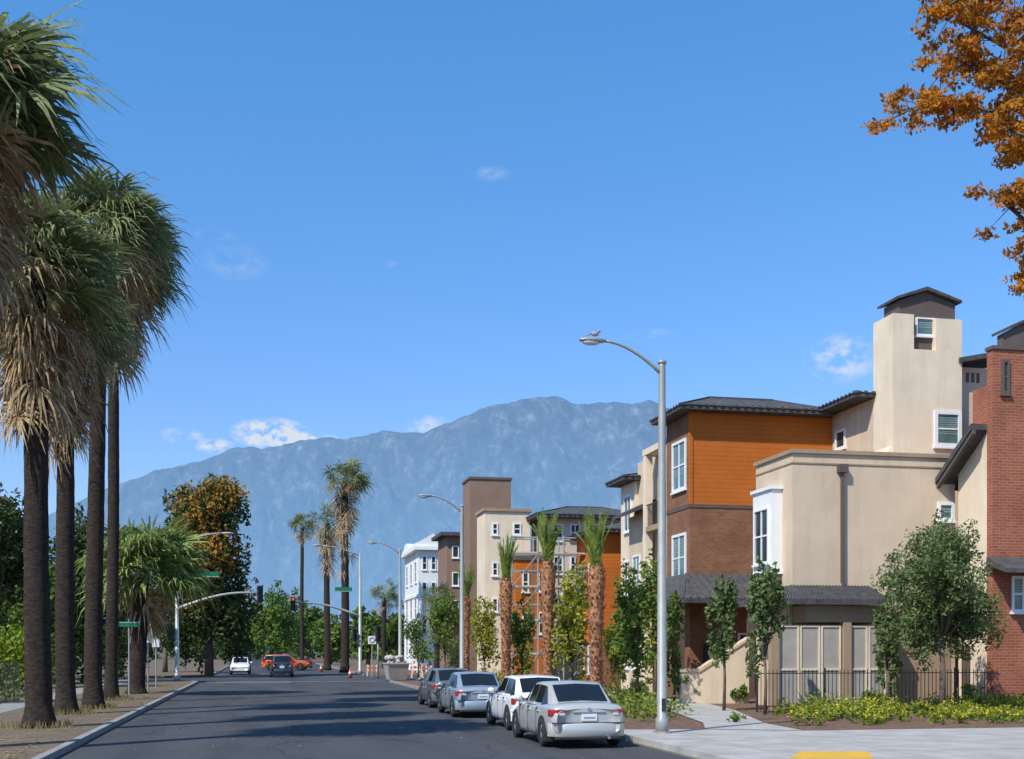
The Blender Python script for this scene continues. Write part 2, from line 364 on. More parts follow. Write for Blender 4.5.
winp(r,'Y',YF,937,954,502,521,nv=0,nh=0,gl='blind',fw=.12)
dp=MB(); dx=FX(841,YF); dp.box(dx-.05,dx+.05,YF-.16,YF-.05,Z(583,dx,YF),Z(474,dx,YF)); dp.box(dx-.17,dx+.17,YF-.24,YF-.01,Z(473,dx,YF),Z(465,dx,YF)); dp.build('downpipe',M['dkbrown'],r)
zs=4.4; ze=3.85; x0=XL-1.35;y0=YF-1.5;x1=FX(892,y0); yk=FY(737,x0)
sk=MB()
sk.add([(x0,y0,ze),(x1,y0,ze),(x1,YF-.01,zs),(XL-.01,YF-.01,zs),(XL-.01,yk,zs),(x0,yk,ze)],[(0,1,2,3),(0,3,4,5)])
sk.box(x0,x1,y0,y0+.08,ze-.16,ze-.004); sk.box(x0,x0+.08,y0+.08,yk,ze-.16,ze-.004)
sk.add([(x0,y0,ze-.1),(x1,y0,ze-.1),(x1,YF,ze-.1),(x0,YF,ze-.1)],[(0,1,2,3)])
for k in range(34):
    x=x0+.2+k*(x1-x0-.2)/34; sk.bar((max(x,XL-.05),YF-.02,zs+.012),(x,y0,ze+.012),.05,.05)
for k in range(9):
    y=y0+.4+k*.3
    if y<yk: sk.bar((XL-.02,max(y,YF),zs+.012),(x0,y,ze+.012),.05,.05)
sk.build('porch_roof',M['roof'],r)
wallbox(r,XL+.003,x1,YF-1.1,YF-.01,3.1,ze-.17,'tan','porch_beam')
for px in (773,845,889):
    x=FX(px,YF-1); wallbox(r,x-.14,x+.14,YF-1.2,YF-.92,.1,3.1,'tan','porch_post')
MB().box(XL-.03,XRt-.2,YF-.03,YF+.2,.1,3.7).build('porch_wall',M['tan'],r)
def gate(root,px0,px1,n):
    y=YF-1.05; a0,a1=FX(px0,y),FX(px1,y)
    for k in range(n):
        xa=a0+(a1-a0)*k/n+.02; xb=a0+(a1-a0)*(k+1)/n-.02
        b=MB(); b.box(xa,xa+.06,y-.05,y+.03,.15,3.0);b.box(xb-.06,xb,y-.05,y+.03,.15,3.0)
        for z in (.15,1.45,2.93): b.box(xa+.06,xb-.06,y-.048,y+.028,z,z+.07)
        g=b.build('gate_leaf',M['cream2'],root)
        MB().box(xa+.06,xb-.06,y-.012,y+.005,.2,2.95).build('gate_panel',M['gate'],g)
gate(r,778,841,3); gate(r,849,886,2)
# ---- tower
TY=44.15; TX0=24.9; TX1=FX(962,TY); TZ=Z(313,TX0,TY)
r=thing('tower_building','tall cream stucco stair tower with dark cupola poking through its notched top','building',(TX0,TY,0))
na,nb=FX(914,TY),FX(936,TY); nz=Z(349,na,TY)
wallbox(r,TX0,na,TY,TY+1.6,0,TZ,'cream2'); wallbox(r,nb,TX1,TY,TY+1.6,0,TZ-.1,'cream2'); wallbox(r,na+.001,nb-.001,TY+.002,TY+1.59,0,nz,'cream2')
cx0,cx1=FX(884,TY+1.5),FX(955,TY+.3); cz=Z(298,cx0,TY)
MB().box(cx0,cx1,TY+.3,TY+1.5,nz-.4,cz).build('cupola',M['dkbrown'],r)
mx_=(cx0+cx1)/2-.1; apz=Z(287,mx_,TY)
MB().prism([(cx0-.2,cz),(cx0-.2,cz+.1),(mx_,apz+.06),(cx1+.2,cz+.1),(cx1+.2,cz),(mx_,apz-.08)],'y',TY+.1,TY+1.7).build('cupola_roof',M['roof'],r)
MB().prism([(cx0,cz+.001),(cx1,cz+.001),(mx_,apz-.085)],'y',TY+.31,TY+1.49).build('cupola_gable',M['dkbrown'],r)
winp(r,'Y',TY+.29,915.5,934.5,318,336,nv=0,nh=0,gl='blind',fw=.06)
winp(r,'Y',TY,934,961,411,447,nv=0,nh=1,gl='blind',fw=.15)
MB().prism([(TX0-.8,9.0),(TX0-.001,9.0),(TX0-.001,10.4)],'y',TY+.1,TY+1.5).build('buttress',M['cream2'],r)
wallbox(r,TX0+.002,34,TY+1.61,58,0,12.6,'cream')
hip(r,TX0,34,TY+2.3,58,12.62,13.6,.9)
winp(r,'X',TX0,846,836,430,449,nv=0,nh=0,gl='glass')
wallbox(r,TX1+.01,TX1+3.5,TY+.5,TY+3,0,Z(364,TX1,TY),'cream')
MB().prism([(TX1-.15,Z(363,TX1,TY)),(TX1+4,Z(352,TX1,TY)+.4),(TX1+4,Z(352,TX1,TY)+.6),(TX1-.15,Z(363,TX1,TY)+.2)],'y',TY-.1,TY+3.2).build('side_roof',M['roof'],r)
for k in range(3):
    vx=FX(966,TY+.5)+k*.24; MB().box(vx,vx+.12,TY+.46,TY+.52,13.2,13.6).build('vent',M['dkbrown'],r)
# ---- brick building
BX=24.3; BY=FY(993,BX); zb=Z(349,BX,BY)
r=thing('brick_building','red brick building with dark cupola at the right edge','building',(BX,BY,0))
wallbox(r,BX,BX+9,BY,BY+.35,0,zb,'redb'); wallbox(r,BX+3.1,BX+8.99,BY+.351,BY+6,0,zb-.01,'redb','rear_wall')
MB().box(BX-.05,BX+9.1,BY-.06,BY+.4,zb+.002,zb+.12).build('parapet_cap',M['dkbrown'],r)
c0=Z(333,BX,BY); ca=FX(997,BY+.34); 
MB().box(ca,ca+2.6,BY+.02,BY+.33,zb+.121,c0).build('cupola',M['dkbrown'],r)
MB().prism([(ca-.1,c0),(ca+.7,c0+.38),(ca+2,c0+.38),(ca+2.7,c0),(ca+2.7,c0+.1),(ca+2,c0+.48),(ca+.7,c0+.48),(ca-.1,c0+.1)],'y',BY-.1,BY+.5).build('cupola_roof',M['roof'],r)
MB().prism([(ca,c0+.001),(ca+2.6,c0+.001),(ca+2,c0+.37),(ca+.7,c0+.37)],'y',BY+.03,BY+.32).build('cupola_gable',M['dkbrown'],r)
winp(r,'Y',BY,1001,1009,360,394,nv=0,nh=1,fr='dkbrown')
winp(r,'Y',BY,1011,1034,576,612,nv=1,nh=1,fr='white',gl='blind')
MB().prism([(BY-1.1,Z(570,BX,BY)),(BY-.01,Z(557,BX,BY)),(BY-.01,Z(565,BX,BY)),(BY-1.1,Z(570,BX,BY)-.15)],'x',FX(1004,BY-1),BX+5).build('awning',M['roof'],r)
YB=FY(957,BX)
r=thing('side_wing','narrow cream wing with a dark shed roof rising against the red brick building','building',(BX,YB,0))
z0_,z1_=Z(428,BX,BY),Z(474,BX,YB)
MB().prism([(BY+.36,0),(YB,0),(YB,z1_-.02),(BY+.36,z0_-.02)],'x',BX+.05,BX+3).build('wall',M['cream2'],r)
yb2=YB+.7
MB().prism([(BY+.36,z0_),(yb2,z1_-.5),(yb2,z1_-.3),(BY+.36,z0_+.2)],'x',BX-.6,BX+3.05).build('roof',M['roof'],r)
MB().prism([(BY+.36,z0_-.16),(yb2,z1_-.66),(yb2,z1_-.51),(BY+.36,z0_-.005)],'x',BX-.55,BX-.42).build('fascia',M['dkbrown'],r)
MB().box(BX+.02,BX+.04,BY+1.4,BY+1.9,.2,2.3).build('door',M['dkbrown'],r)
# ---- orange building
OY=FY(690,XL); OB=FY(667,XL); OE=FY(650,17.5)-.75; zo=Z(412,XL,OY); zm=Z(505,XL,OY)
r=thing('orange_building','three storey building with orange siding above brown brick and a dark tiled roof','building',(XL,OY,0))
wallbox(r,XL,TX0-.01,OY,OB,0,zm,'brownb','brick_base'); wallbox(r,XL+.03,TX0-.01,OY+.03,OB,zm+.002,zo,'orange','siding_wall')
MB().box(XL-.03,TX0-.02,OY-.03,OB,zm-.1,zm+.05).build('band',M['dkbrown'],r)
wallbox(r,XL-.02,XL+.028,OY+.14,OB,zm+.06,zo-.02,'brownb','brick_side')
MB().box(XL-.03,XL+.13,OY-.01,OY+.13,zm+.06,zo-.01).build('corner_trim',M['orange'],r)
winp(r,'X',XL-.02,686.5,673,441,491,nv=1,nh=1,gl='blind',fw=.12); winp(r,'X',XL,686.5,673,534,582,nv=1,nh=1,gl='blind',fw=.12)
hip(r,XL+.1,TX0-1.0,OY+.1,OE,zo+.01,zo+.95,.75)
OF=FY(643,XL)
wallbox(r,XL+.7,TX0-.02,OB+.01,OF+3,0,zo-.75,'cream')
for yy in (OB+.3,OF-.2): wallbox(r,XL-.0,XL+.35,yy-.2,yy+.2,0,zo-.9,'cream2','pillar')
MB().box(XL-.02,XL+.69,OB+.1,OF+.05,zo-.89,zo-.6).build('balcony_lintel',M['cream2'],r)
for z in (4.3,8.1):
    MB().box(XL,XL+.68,OB+.51,OF-.41,z-.25,z).build('balcony_floor',M['tan'],r)
    MB().box(XL+.02,XL+.06,OB+.6,OF-.45,z+1.0,z+1.06).build('balcony_rail',M['dark'],r)
    q=MB()
    for k in range(int((OF-OB-1)/.15)): q.box(XL+.02,XL+.05,OB+.6+k*.15,OB+.62+k*.15,z,z+1)
    q.build('balcony_pickets',M['dark'],r)
for z in (1,4.6,8.4): window(r,'X',XL+.7,OB+1.0,OB+2.3,z+.3,z+2.3,nv=1,gl='glass')
le=Z(598,17,47.3); lt=Z(574,19,OY); lx0=16.9; lx1=TX0-2
lm=MB(); lm.add([(lx0,47.2,le),(lx1,47.2,le),(lx1,OY-.01,lt),(XL-.2,OY-.01,lt),(XL-.2,OY+2.4,lt),(lx0,OY+2.4,le)],[(0,1,2,3),(0,3,4,5)])
lm.box(lx0,lx1,47.2,47.3,le-.2,le-.004); lm.box(lx0,lx0+.1,47.31,OY+2.4,le-.2,le-.004)
for k in range(18):
    x=lx0+.2+k*.34; lm.bar((max(x,XL-.2),OY-.03,lt+.015),(x,47.2,le+.015),.06,.06)
lm.build('lean_to_roof',M['roof'],r)
for x in (17.1,20.2): wallbox(r,x-.13,x+.13,47.35,47.6,.1,le-.21,'dkbrown','porch_post')
MB().box(18.8,19.8,OY-.04,OY-.003,.15,2.4).build('door',M['dark'],r)
window(r,'Y',OY,20.4,21.8,1.1,2.9,nv=1,nh=1,gl='glass')
y=OF+.3; r=thing('apartment_wing','cream wing with pillars and stepped dark roofs left of the orange siding','building',(XL,y,0))
wallbox(r,XL+.5,XL+5,y+2.6,y+5.0,0,10.8,'cream2'); hip(r,XL+.4,XL+5,y+2.8,y+4.8,10.82,11.4,.6)
wallbox(r,XL+.2,XL+.66,y,y+2.59,0,8.9,'cream'); MB().prism([(XL-.7,8.75),(XL+.69,9.35),(XL+.69,9.55),(XL-.7,8.92)],'y',y-.2,y+2.6).build('lower_roof',M['roof'],r)
for z in (1.2,4.9): window(r,'X',XL+.2,y+.7,y+1.9,z,z+2,nv=1,gl='blind')
for z in (1.2,4.9,8.3): window(r,'X',XL+.5,y+3.1,y+4.3,z,z+1.9,nv=1,gl='glass')
# stair wall rising towards the porch
sy=43.2; sx0=FX(682,sy); sx1=FX(749,sy); sz0=Z(672,sx0,sy); sz1=Z(640,sx1,sy)
r=thing('stair_wall','low cream wall sloping up beside the entrance steps','wall',(sx0,sy,0))
MB().prism([(sx0,.1),(sx1,.1),(sx1,sz1),(sx0+.7,sz0),(sx0,sz0)],'y',sy,sy+.3).build('wall_body',M['cream2'],r)
MB().prism([(sx0-.06,sz0+.003),(sx0+.7,sz0+.003),(sx1,sz1+.003),(sx1,sz1+.12),(sx0+.68,sz0+.12),(sx0-.06,sz0+.12)],'y',sy-.05,sy+.35).build('coping',M['cream'],r)
# ---- orange low wing
y=63.; xa=FX(600,y); zt=Z(533,xa,y)
r=thing('low_wing','low orange walled wing with brick base and dark overhanging roof','building',(xa,y,0))
wallbox(r,xa,XL+3,y,68,0,2.6,'brownb','brick_base'); wallbox(r,xa+.02,XL+3,y+.02,68,2.602,zt,'orange','siding_wall')
hip(r,xa,XL+3,y,68,zt+.01,zt+.8,.6)
for k in range(2): window(r,'X',xa,64+2.2*k,65.3+2.2*k,.8,2.4,nv=1,gl='blind'); window(r,'X',xa+.02,64+2.2*k,65.3+2.2*k,5,7,nv=1,gl='blind')
y=76.; xa,xb=FX(545,y),FX(640,y); zt=Z(518,xa,y)
r=thing('apartment_building','cream apartment block with dark hipped roof behind the young palms','building',(xa,y,0))
wallbox(r,xa,xb,y,80,0,zt,'cream'); hip(r,xa,xb,y,80,zt+.01,zt+1.0,.8)
for px in (553,570,588,606):
    for pt,pb in ((524,541),(556,574),(594,612)): winp(r,'Y',y,px,px+10,pt,pb,nv=1,gl='glass')
xc=FX(516,71); xd=FX(552,71)
r=thing('orange_block','unfinished orange panelled block behind the pipe scaffold','building',(xc,71,0))
wallbox(r,xc,xd,71,75,0,Z(560,xc,71),'orange'); MB().box(xc-.1,xd+.1,70.9,75,Z(560,xc,71)+.002,Z(560,xc,71)+.25).build('parapet_cap',M['dkbrown'],r)
for px in (522,538): winp(r,'Y',71,px,px+7,572,592,nh=1,gl='glass'); winp(r,'Y',71,px,px+7,612,634,nh=1,gl='glass')
y=78; xa,xb=FX(485,y),FX(530,y); zt=Z(511,xa,y); yk=FY(477,xa)
r=thing('apartment_building','pale cream three storey block with flat parapet beside the brown tower','building',(xa,y,0))
wallbox(r,xa,xb,y,yk,0,zt,'cream2'); MB().box(xa-.12,xb+.12,y-.12,yk,zt+.002,zt+.2).build('parapet_cap',M['tan'],r)
for px,w_ in ((492,6),(513,8)):
    for pt,pb in ((523,535),(562,576),(598,612)): winp(r,'Y',y,px,px+w_,pt,pb,nv=0,gl='glass')
y=89; xa,xb=FX(470,y),FX(511,y); zt=Z(479,xa,y); yk=FY(463,xa)
r=thing('brown_tower','square brown tower block with flat top rising behind the cream block','tower',(xa,y,0))
wallbox(r,xa,xb,y,yk,0,zt,'rust'); MB().box(xa-.08,xb+.08,y-.08,yk,zt+.002,zt+.18).build('parapet_cap',M['dkbrown'],r)
y=101.; xa,xb=FX(447,y),FX(480,y); zt=Z(536,xa,y); yk=FY(438,xa)
r=thing('brown_building','brown panelled building with flat overhanging roof next to the white building','building',(xa,y,0))
wallbox(r,xa,xb,y,yk,0,zt,'rust'); MB().box(xa-.6,xb+.3,y-.6,yk,zt+.002,zt+.3).build('roof',M['roof'],r)
for px in (452,466):
    for pt,pb in ((546,558),(572,586),(600,614)): winp(r,'Y',y,px,px+7,pt,pb,nh=0,gl='glass')
y=116.; xa,xb=FX(419,y),FX(446,y); zt=Z(550,xa,y); yk=FY(405,xa)
r=thing('white_building','white classical building with cornice and tall windows past the crossing','building',(xa,y,0))
wallbox(r,xa,xb,y,yk,0,zt,'whiteb')
cn=MB(); cn.box(xa-.5,xb+.5,y-.5,yk,zt+.002,zt+.35); cn.box(xa-.3,xb+.3,y-.3,yk-.1,zt+.352,zt+.7); cn.box(xa-.15,xb+.15,y-.15,yk,zt*.62,zt*.62+.25); cn.build('cornice',M['white'],r)
pm_=(xa+xb)/2; MB().prism([(xa-.2,zt+.703),(xb+.2,zt+.703),(pm_,zt+1.6)],'y',y-.3,y+2).build('pediment',M['whiteb'],r)
MB().prism([(yk-5,zt+.703),(yk-3.8,zt+1.2),(yk-2.5,zt+1.4),(yk-1.2,zt+1.2),(yk-.1,zt+.703)],'x',xa-.2,xa+.5).build('gable_parapet',M['whiteb'],r)
for px in (420,428,437): 
    x=FX(px,y); MB().tube([(x,y-.35,zt*.3),(x,y-.35,zt*.62)],.18,10).build('column',M['white'],r)
for px in (422,431):
    for pt,pb in ((556,570),(582,598),(614,634)): winp(r,'Y',y,px,px+5,pt,pb,gl='glass')
k=0
while 118+3.6*k+2<yk:
    for z in (1.5,5.2,8.8): window(r,'X',xa,117.5+3.6*k,119.1+3.6*k,z,z+2.1,gl='glass')
    MB().box(xa-.12,xa-.003,119.6+3.6*k,120.1+3.6*k,.1,zt*.61).build('pilaster',M['white'],r)
    k+=1
def scaffold(x0,y0,nx,nz):
    r=thing('scaffold','galvanised pipe scaffold standing in front of the orange block','scaffold',(x0,y0,0))
    for i in range(nx+1):
        for j in (0,1): MB().tube([(x0+i*1.5,y0+j*1.2,0),(x0+i*1.5,y0+j*1.2,nz*1.9+1)],.05,6).build('upright',M['metal'],r)
    for k in range(1,nz+1):
        for j in (0,1): MB().tube([(x0,y0+j*1.2,k*1.9),(x0+nx*1.5,y0+j*1.2,k*1.9)],.045,6).build('ledger',M['metal'],r); MB().tube([(x0,y0+j*1.2,k*1.9+.9),(x0+nx*1.5,y0+j*1.2,k*1.9+.9)],.04,6).build('guard_rail',M['metal'],r)
        for i in range(nx): MB().bar((x0+i*1.5,y0-.05,(k-1)*1.9),(x0+(i+1)*1.5,y0-.05,k*1.9),.05).build('brace',M['metal'],r)
        MB().box(x0,x0+nx*1.5,y0+.1,y0+1.1,k*1.9+.04,k*1.9+.1).build('plank',M['cream'],r)
scaffold(FX(512,66),66,3,4)
# ---------------------------------------------------------------- street lamps
def lamp(X,Y,h,label,reach=2.9,flip=-1):
    r=thing('street_lamp',label,'street lamp',(X,Y,.12),'street lamps along the right kerb',world=False)
    MB().tube([(0,0,0),(0,0,.35),(0,0,.4),(0,0,h-.1),(0,0,h)],[.16,.16,.125,.085,.085],14).build('pole',M['metal'],r,True)
    MB().tube([(0,0,.003),(0,0,.05)],[.24,.24],8).build('base_plate',M['metal'],r)
    MB().box(-.05,.05,-.145,-.12,.55,.85).build('hand_hole_cover',M['dark'],r)
    b=MB(); b.ball((0,0,h),.12,10,6,(1,1,.6)); b.build('pole_cap',M['metal'],r,True)
    pts=[(0,0,h-.3)]
    for k in range(1,9):
        u=k/8; pts.append((flip*reach*u,0,h-.3+.75*math.sin(u*PI/2)**.9))
    MB().tube(pts,[.05-.002*i for i in range(9)],8).build('arm',M['metal'],r,True)
    e=pts[-1]; hd=MB(); hd.ball((e[0]+flip*.25,0,e[2]),.36,14,8,(1,.38,.20)); hd.build('lamp_head',M['metal'],r,True)
    MB().ball((e[0]+flip*.3,0,e[2]-.05),.23,12,6,(1,.5,.33)).build('lamp_glass',M['lampg'],r,True)
    return (X+e[0]+flip*.2,Y,.12+e[2]+.065)
la,lb=W(662,29.3); hd=lamp(la,lb,9.05,'tall grey street lamp by the silver car, nearest to the viewer',1.5)
X,Y=W(462,56.5); lamp(X,Y,8.8,'grey street lamp rising behind the parked blue grey car',1.5)
X,Y=W(400,81); lamp(X,Y,8.8,'grey street lamp beside the rubble skip, farthest of the row',1.6)
r=thing('bird','small grey bird perched on the nearest street lamp head','bird',hd,world=False)
b=MB(); b.ball((0,0,.09),.07,8,6,(1.5,.8,.8)); b.ball((.10,0,.16),.04,8,6); b.tube([(.13,0,.16),(.18,0,.155)],[.013,.003],5); b.bar((-.09,0,.09),(-.2,0,.05),.05,.02)
b.tube([(0,.02,.05),(0,.02,-.01)],.008,5); b.tube([(0,-.02,.05),(0,-.02,-.01)],.008,5); b.build('body',M['skin'],r,True)
# ---------------------------------------------------------------- signals
M['redl']=emis('signal_red',(.9,.05,.02),1.2); M['off']=mat('signal_off',(.03,.02,.01),.3)
def head(r,x,y,z,lit=0):
    h=MB().box(x-.2,x+.2,y-.1,y+.12,z-.55,z+.55).build('signal_head',M['dark'],r,False,.03)
    for k,zz in enumerate((.36,0,-.36)):
        MB().tube([(x,y-.10,z+zz),(x,y-.135,z+zz)],.12,12).build('signal_lens',M['redl'] if (k==0 and lit) else M['off'],h)
        v=MB(); v.tube([(x,y-.1,z+zz),(x,y-.32,z+zz)],.145,10,False); v.build('visor',M['dark'],h)
def signal(px,t,d,tip_px,label,z_arm,ztop,lampreach,heads,signs):
    X,Y=W(px,t); r=thing('traffic_signal',label,'traffic signal',(X,Y,.1),'mast arm signals at the crossing',world=True)
    MB().tube([(X,Y,.1),(X,Y,.5),(X,Y,.55),(X,Y,ztop)],[.22,.2,.15,.1],12).build('pole',M['metal'],r,True)
    tx=FX(tip_px,Y); pts=[]
    for k in range(9):
        u=k/8; pts.append((X+(tx-X)*u,Y,z_arm-1.1+1.1*math.sin(min(1,u*1.25)*PI/2)))
    MB().tube(pts,[.12-.008*i for i in range(9)],8).build('mast_arm',M['metal'],r,True)
    lp=[(X+d*lampreach*k/6,Y,ztop-.2+.8*math.sin(k/6*PI/2)) for k in range(7)]
    MB().tube(lp,.05,7).build('lamp_arm',M['metal'],r,True)
    MB().ball((lp[-1][0]+d*.3,Y,lp[-1][2]),.45,12,6,(1,.4,.2)).build('lamp_head',M['metal'],r,True)
    for hp,lit in heads:
        hx=FX(hp,Y-.3); head(r,hx,Y-.3,z_arm-.1,lit)
    head(r,X-.45,Y-.1,3.4,0)
    for a,bq,z in signs:
        x0,x1=FX(a,Y-.2),FX(bq,Y-.2); s=MB().box(x0,x1,Y-.22,Y-.18,z,z+.38).build('street_name_sign',M['signg'],r)
        MB().box(x0+.03,x1-.03,Y-.223,Y-.221,z+.03,z+.05).build('sign_border',M['signw'],s)
    return r
signal(177,78,1,262,'grey mast arm signal pole at the left corner with lamp arm above',Z(592,*W(177,78)),9.2,2.9,[(260,0)],[(196,219,Z(577,*W(177,78)))])
signal(360,100,-1,290,'grey mast arm signal pole across the junction on the right',Z(603,*W(360,100)),10.2,3.2,[(293,1)],[(335,352,Z(592,*W(360,100)))])
X,Y=W(378,84); r=thing('pedestrian_signal','slim pedestrian signal post at the right crossing corner','signal',(X,Y,.1))
MB().tube([(X,Y,.1),(X,Y,3.6)],.06,8).build('pole',M['metal'],r,True); head(r,X,Y-.1,3.3,0)
def sign_post(px,py,h,label,cat,plates):
    X,Y=G(px,py); r=thing('sign_post',label,cat,(X,Y,.1))
    MB().tube([(X,Y,.1),(X,Y,h)],.035,8).build('post',M['metal'],r)
    for (x0,x1,z0,z1,m,dy) in plates:
        p=MB().box(X+x0,X+x1,Y-.06-dy,Y-.04-dy,z0,z1).build('sign_plate',M[m],r,False,.01)
        MB().box(X+x0+.04,X+x1-.04,Y-.064-dy,Y-.062-dy,z1-.05,z1-.035).build('sign_border',M['signw' if m!='signw' else 'dark'],p)
sign_post(129,697,3.6,'post with a green street name plate between the left palms','street sign',[(-.45,.5,3.2,3.45,'signg',0)])
sign_post(148,694,3.3,'post with a small white notice plate near the left kerb','sign',[(-.3,.25,2.5,3.1,'signw',0)])
sign_post(156,690,2.9,'thin post with a small white square plate beyond the notice post','sign',[(-.2,.2,2.3,2.75,'signw',0)])
X,Y=W(372,90)
r=thing('sign_post','slim post with a red rimmed square plate at the right corner','sign',(X,Y,.1)); MB().tube([(X,Y,.1),(X,Y,3.2)],.04,8).build('post',M['metal'],r)
MB().box(X-.3,X+.3,Y-.07,Y-.05,2.6,3.2).build('sign_plate',M['signw'],r); 
b=MB(); b.tube([(X+.18*math.cos(a*PI/8),Y-.08,2.9+.18*math.sin(a*PI/8)) for a in range(17)],.03,5); b.build('sign_ring',M['red'],r)
# ---------------------------------------------------------------- cars
def wheel(root,x,y,R,side):
    w=MB()
    prof=[(.0,R*.62),(.0,R*.9),(.03,R),(.17,R),(.2,R*.9),(.2,R*.62)]
    n=24; vs=[];fs=[]
    for (dx,rr) in prof:
        for k in range(n):
            a=2*PI*k/n; vs.append((x-side*dx,y+rr*math.cos(a),R+rr*math.sin(a)))
    for i in range(len(prof)-1):
        for k in range(n): fs.append((i*n+k,i*n+(k+1)%n,(i+1)*n+(k+1)%n,(i+1)*n+k))
    w.add(vs,fs)
    e=bpy.data.objects.new('wheel',None); C.objects.link(e); e.parent=root
    w.build('tyre',M['black'],e,True)
    q=MB(); xo=x-side*.03
    q.tube([(xo,y,R),(xo-side*.02,y,R)],R*.16,12)
    for k in range(7):
        a=2*PI*k/7; q.bar((xo,y,R),(xo-side*.01,y+R*.6*math.cos(a),R+R*.6*math.sin(a)),.035,.06)
    ring=[(xo,y+R*.6*math.cos(2*PI*k/20),R+R*.6*math.sin(2*PI*k/20)) for k in range(21)]
    q.tube(ring,.02,5,False); q.build('rim',M['rim'],e,True)
    MB().tube([(x-side*.06,y,R),(x-side*.1,y,R)],R*.62,18).build('brake_disc',M['dark'],e)
def car(label,X,Y,pm,L=4.5,Wd=1.76,Hc=1.45,style='sedan',rz=0,group='cars parked along the right kerb',name='parked_car'):
    r=thing(name,label,'car',(X,Y,0.003),group,rz,world=False)
    w=Wd/2; k=Hc/1.45
    if style=='sedan': st=[(0,.82,.34,.86),(.010,.90,.27,.95),(.035,.96,.22,1.0),(.13,.99,.19,1.01),(.3,1,.17,.975),(.5,1,.17,.945),(.68,1,.17,.93),(.78,.99,.17,.90),(.90,.96,.18,.80),(.97,.88,.22,.70),(1.0,.74,.3,.60)]; cab=(.10,.275,.52,.73)
    elif style=='hatch': st=[(0,.82,.34,.90),(.012,.9,.27,.97),(.04,.96,.22,1.0),(.13,.99,.19,.99),(.3,1,.17,.97),(.5,1,.17,.95),(.68,1,.17,.93),(.8,.99,.17,.90),(.92,.95,.18,.80),(.98,.88,.22,.68),(1.0,.74,.3,.58)]; cab=(.03,.17,.52,.75)
    elif style=='suv': st=[(0,.84,.42,.88),(.012,.92,.34,.95),(.04,.97,.28,.98),(.13,1,.24,.98),(.3,1,.24,.98),(.5,1,.24,.97),(.68,1,.24,.96),(.8,.99,.24,.94),(.92,.96,.26,.88),(.98,.9,.3,.74),(1.0,.8,.36,.64)]; cab=(.015,.08,.56,.74)
    else: st=[(0,.88,.45,.85),(.01,.95,.4,.92),(.04,.99,.36,.93),(.13,1,.3,.93),(.3,1,.28,.93),(.5,1,.28,.93),(.68,1,.28,.95),(.8,.99,.28,.95),(.92,.97,.3,.90),(.98,.9,.32,.76),(1.0,.82,.38,.66)]; cab=(.40,.44,.60,.74)
    b=MB(); rings=[]
    for (fy,fw,zb,zt) in st:
        W_=w*fw; zb*=k; zt*=k
        hp=[(0,zb),(.8*W_,zb),(.95*W_,zb+.06),(W_,zb+.22*k),(W_*1.0,lerp(zb,zt,.62)),(.975*W_,zt-.10*k),(.90*W_,zt-.02),(.45*W_,zt+.02),(0,zt+.025)]
        rings.append([(x,fy*L,z) for x,z in hp]+[(-x,fy*L,z) for x,z in hp[-2:0:-1]])
    n=len(rings[0]); vs=[p for rg in rings for p in rg]; fs=[]
    for i in range(len(rings)-1):
        for j in range(n): fs.append((i*n+j,i*n+(j+1)%n,(i+1)*n+(j+1)%n,(i+1)*n+j))
    for base,fl in ((0,0),((len(rings)-1)*n,1)):
        for j in range(1,8):
            a=base+j; q=(a,a+1,base+(n-j-1)%n,base+(n-j)%n)
            if j+1==8: q=(a,base+8,base+(n-j)%n)
            fs.append(q if fl==0 else q[::-1])
        fs.append((base,base+1,base+n-1))
    b.add(vs,fs); body=b.build('body',pm,r,True,0,2)
    yb,yr,yf,yw=[c*L for c in cab]; zt=Hc; zbelt=.955*k
    rw=.64*w/.88*.98; bw=.93*w
    Lw=[(bw*.86,yb),(bw*.97,lerp(yb,yr,.9)),(bw,(yr+yf)/2),(bw*.98,yf+.1*L*.5),(bw*.88,yw)]
    Up=[(bw*.78,yb+.02,zbelt+.02),(rw*.97,yr,zt-.035),(rw*1.02,(yr+yf)/2,zt),(rw,yf,zt-.03),(bw*.82,yw-.02,zbelt+.0)]
    lowL=[(-x,y,zbelt-.04) for x,y in Lw]; lowR=[(x,y,zbelt-.04) for x,y in Lw]
    upL=[(-x,y,z) for x,y,z in Up]; upR=[(x,y,z) for x,y,z in Up]
    top=[(0,y,z+.03) for x,y,z in Up]
    b=MB(); vs=lowL+upL+top+upR+lowR; fs=[]
    for a in range(4):
        for i in range(4): fs.append((a*5+i,a*5+5+i,a*5+6+i,a*5+i+1))
    fs.append((0,20,15,10,5)); fs.append((4,9,14,19,24))
    b.add(vs,fs); b.build('cabin',pm,r,True,.03)
    V=Vector
    def pane(name,Aa,B,Cc,D,u0,u1,v0,v1,off=.014):
        Aa,B,Cc,D=[V(p) for p in (Aa,B,Cc,D)]
        nr=(B-Aa).cross(D-Aa).normalized()
        def P(u,v): return (Aa.lerp(B,u)).lerp(D.lerp(Cc,u),v)+nr*off
        g=MB(); N=6; vs=[P(lerp(u0,u1,i/N),lerp(v0,v1,j/2)) for j in range(3) for i in range(N+1)]
        g.add(vs,[(j*(N+1)+i,j*(N+1)+i+1,(j+1)*(N+1)+i+1,(j+1)*(N+1)+i) for j in range(2) for i in range(N)])
        return g.build(name,M['carglass'],r,True)
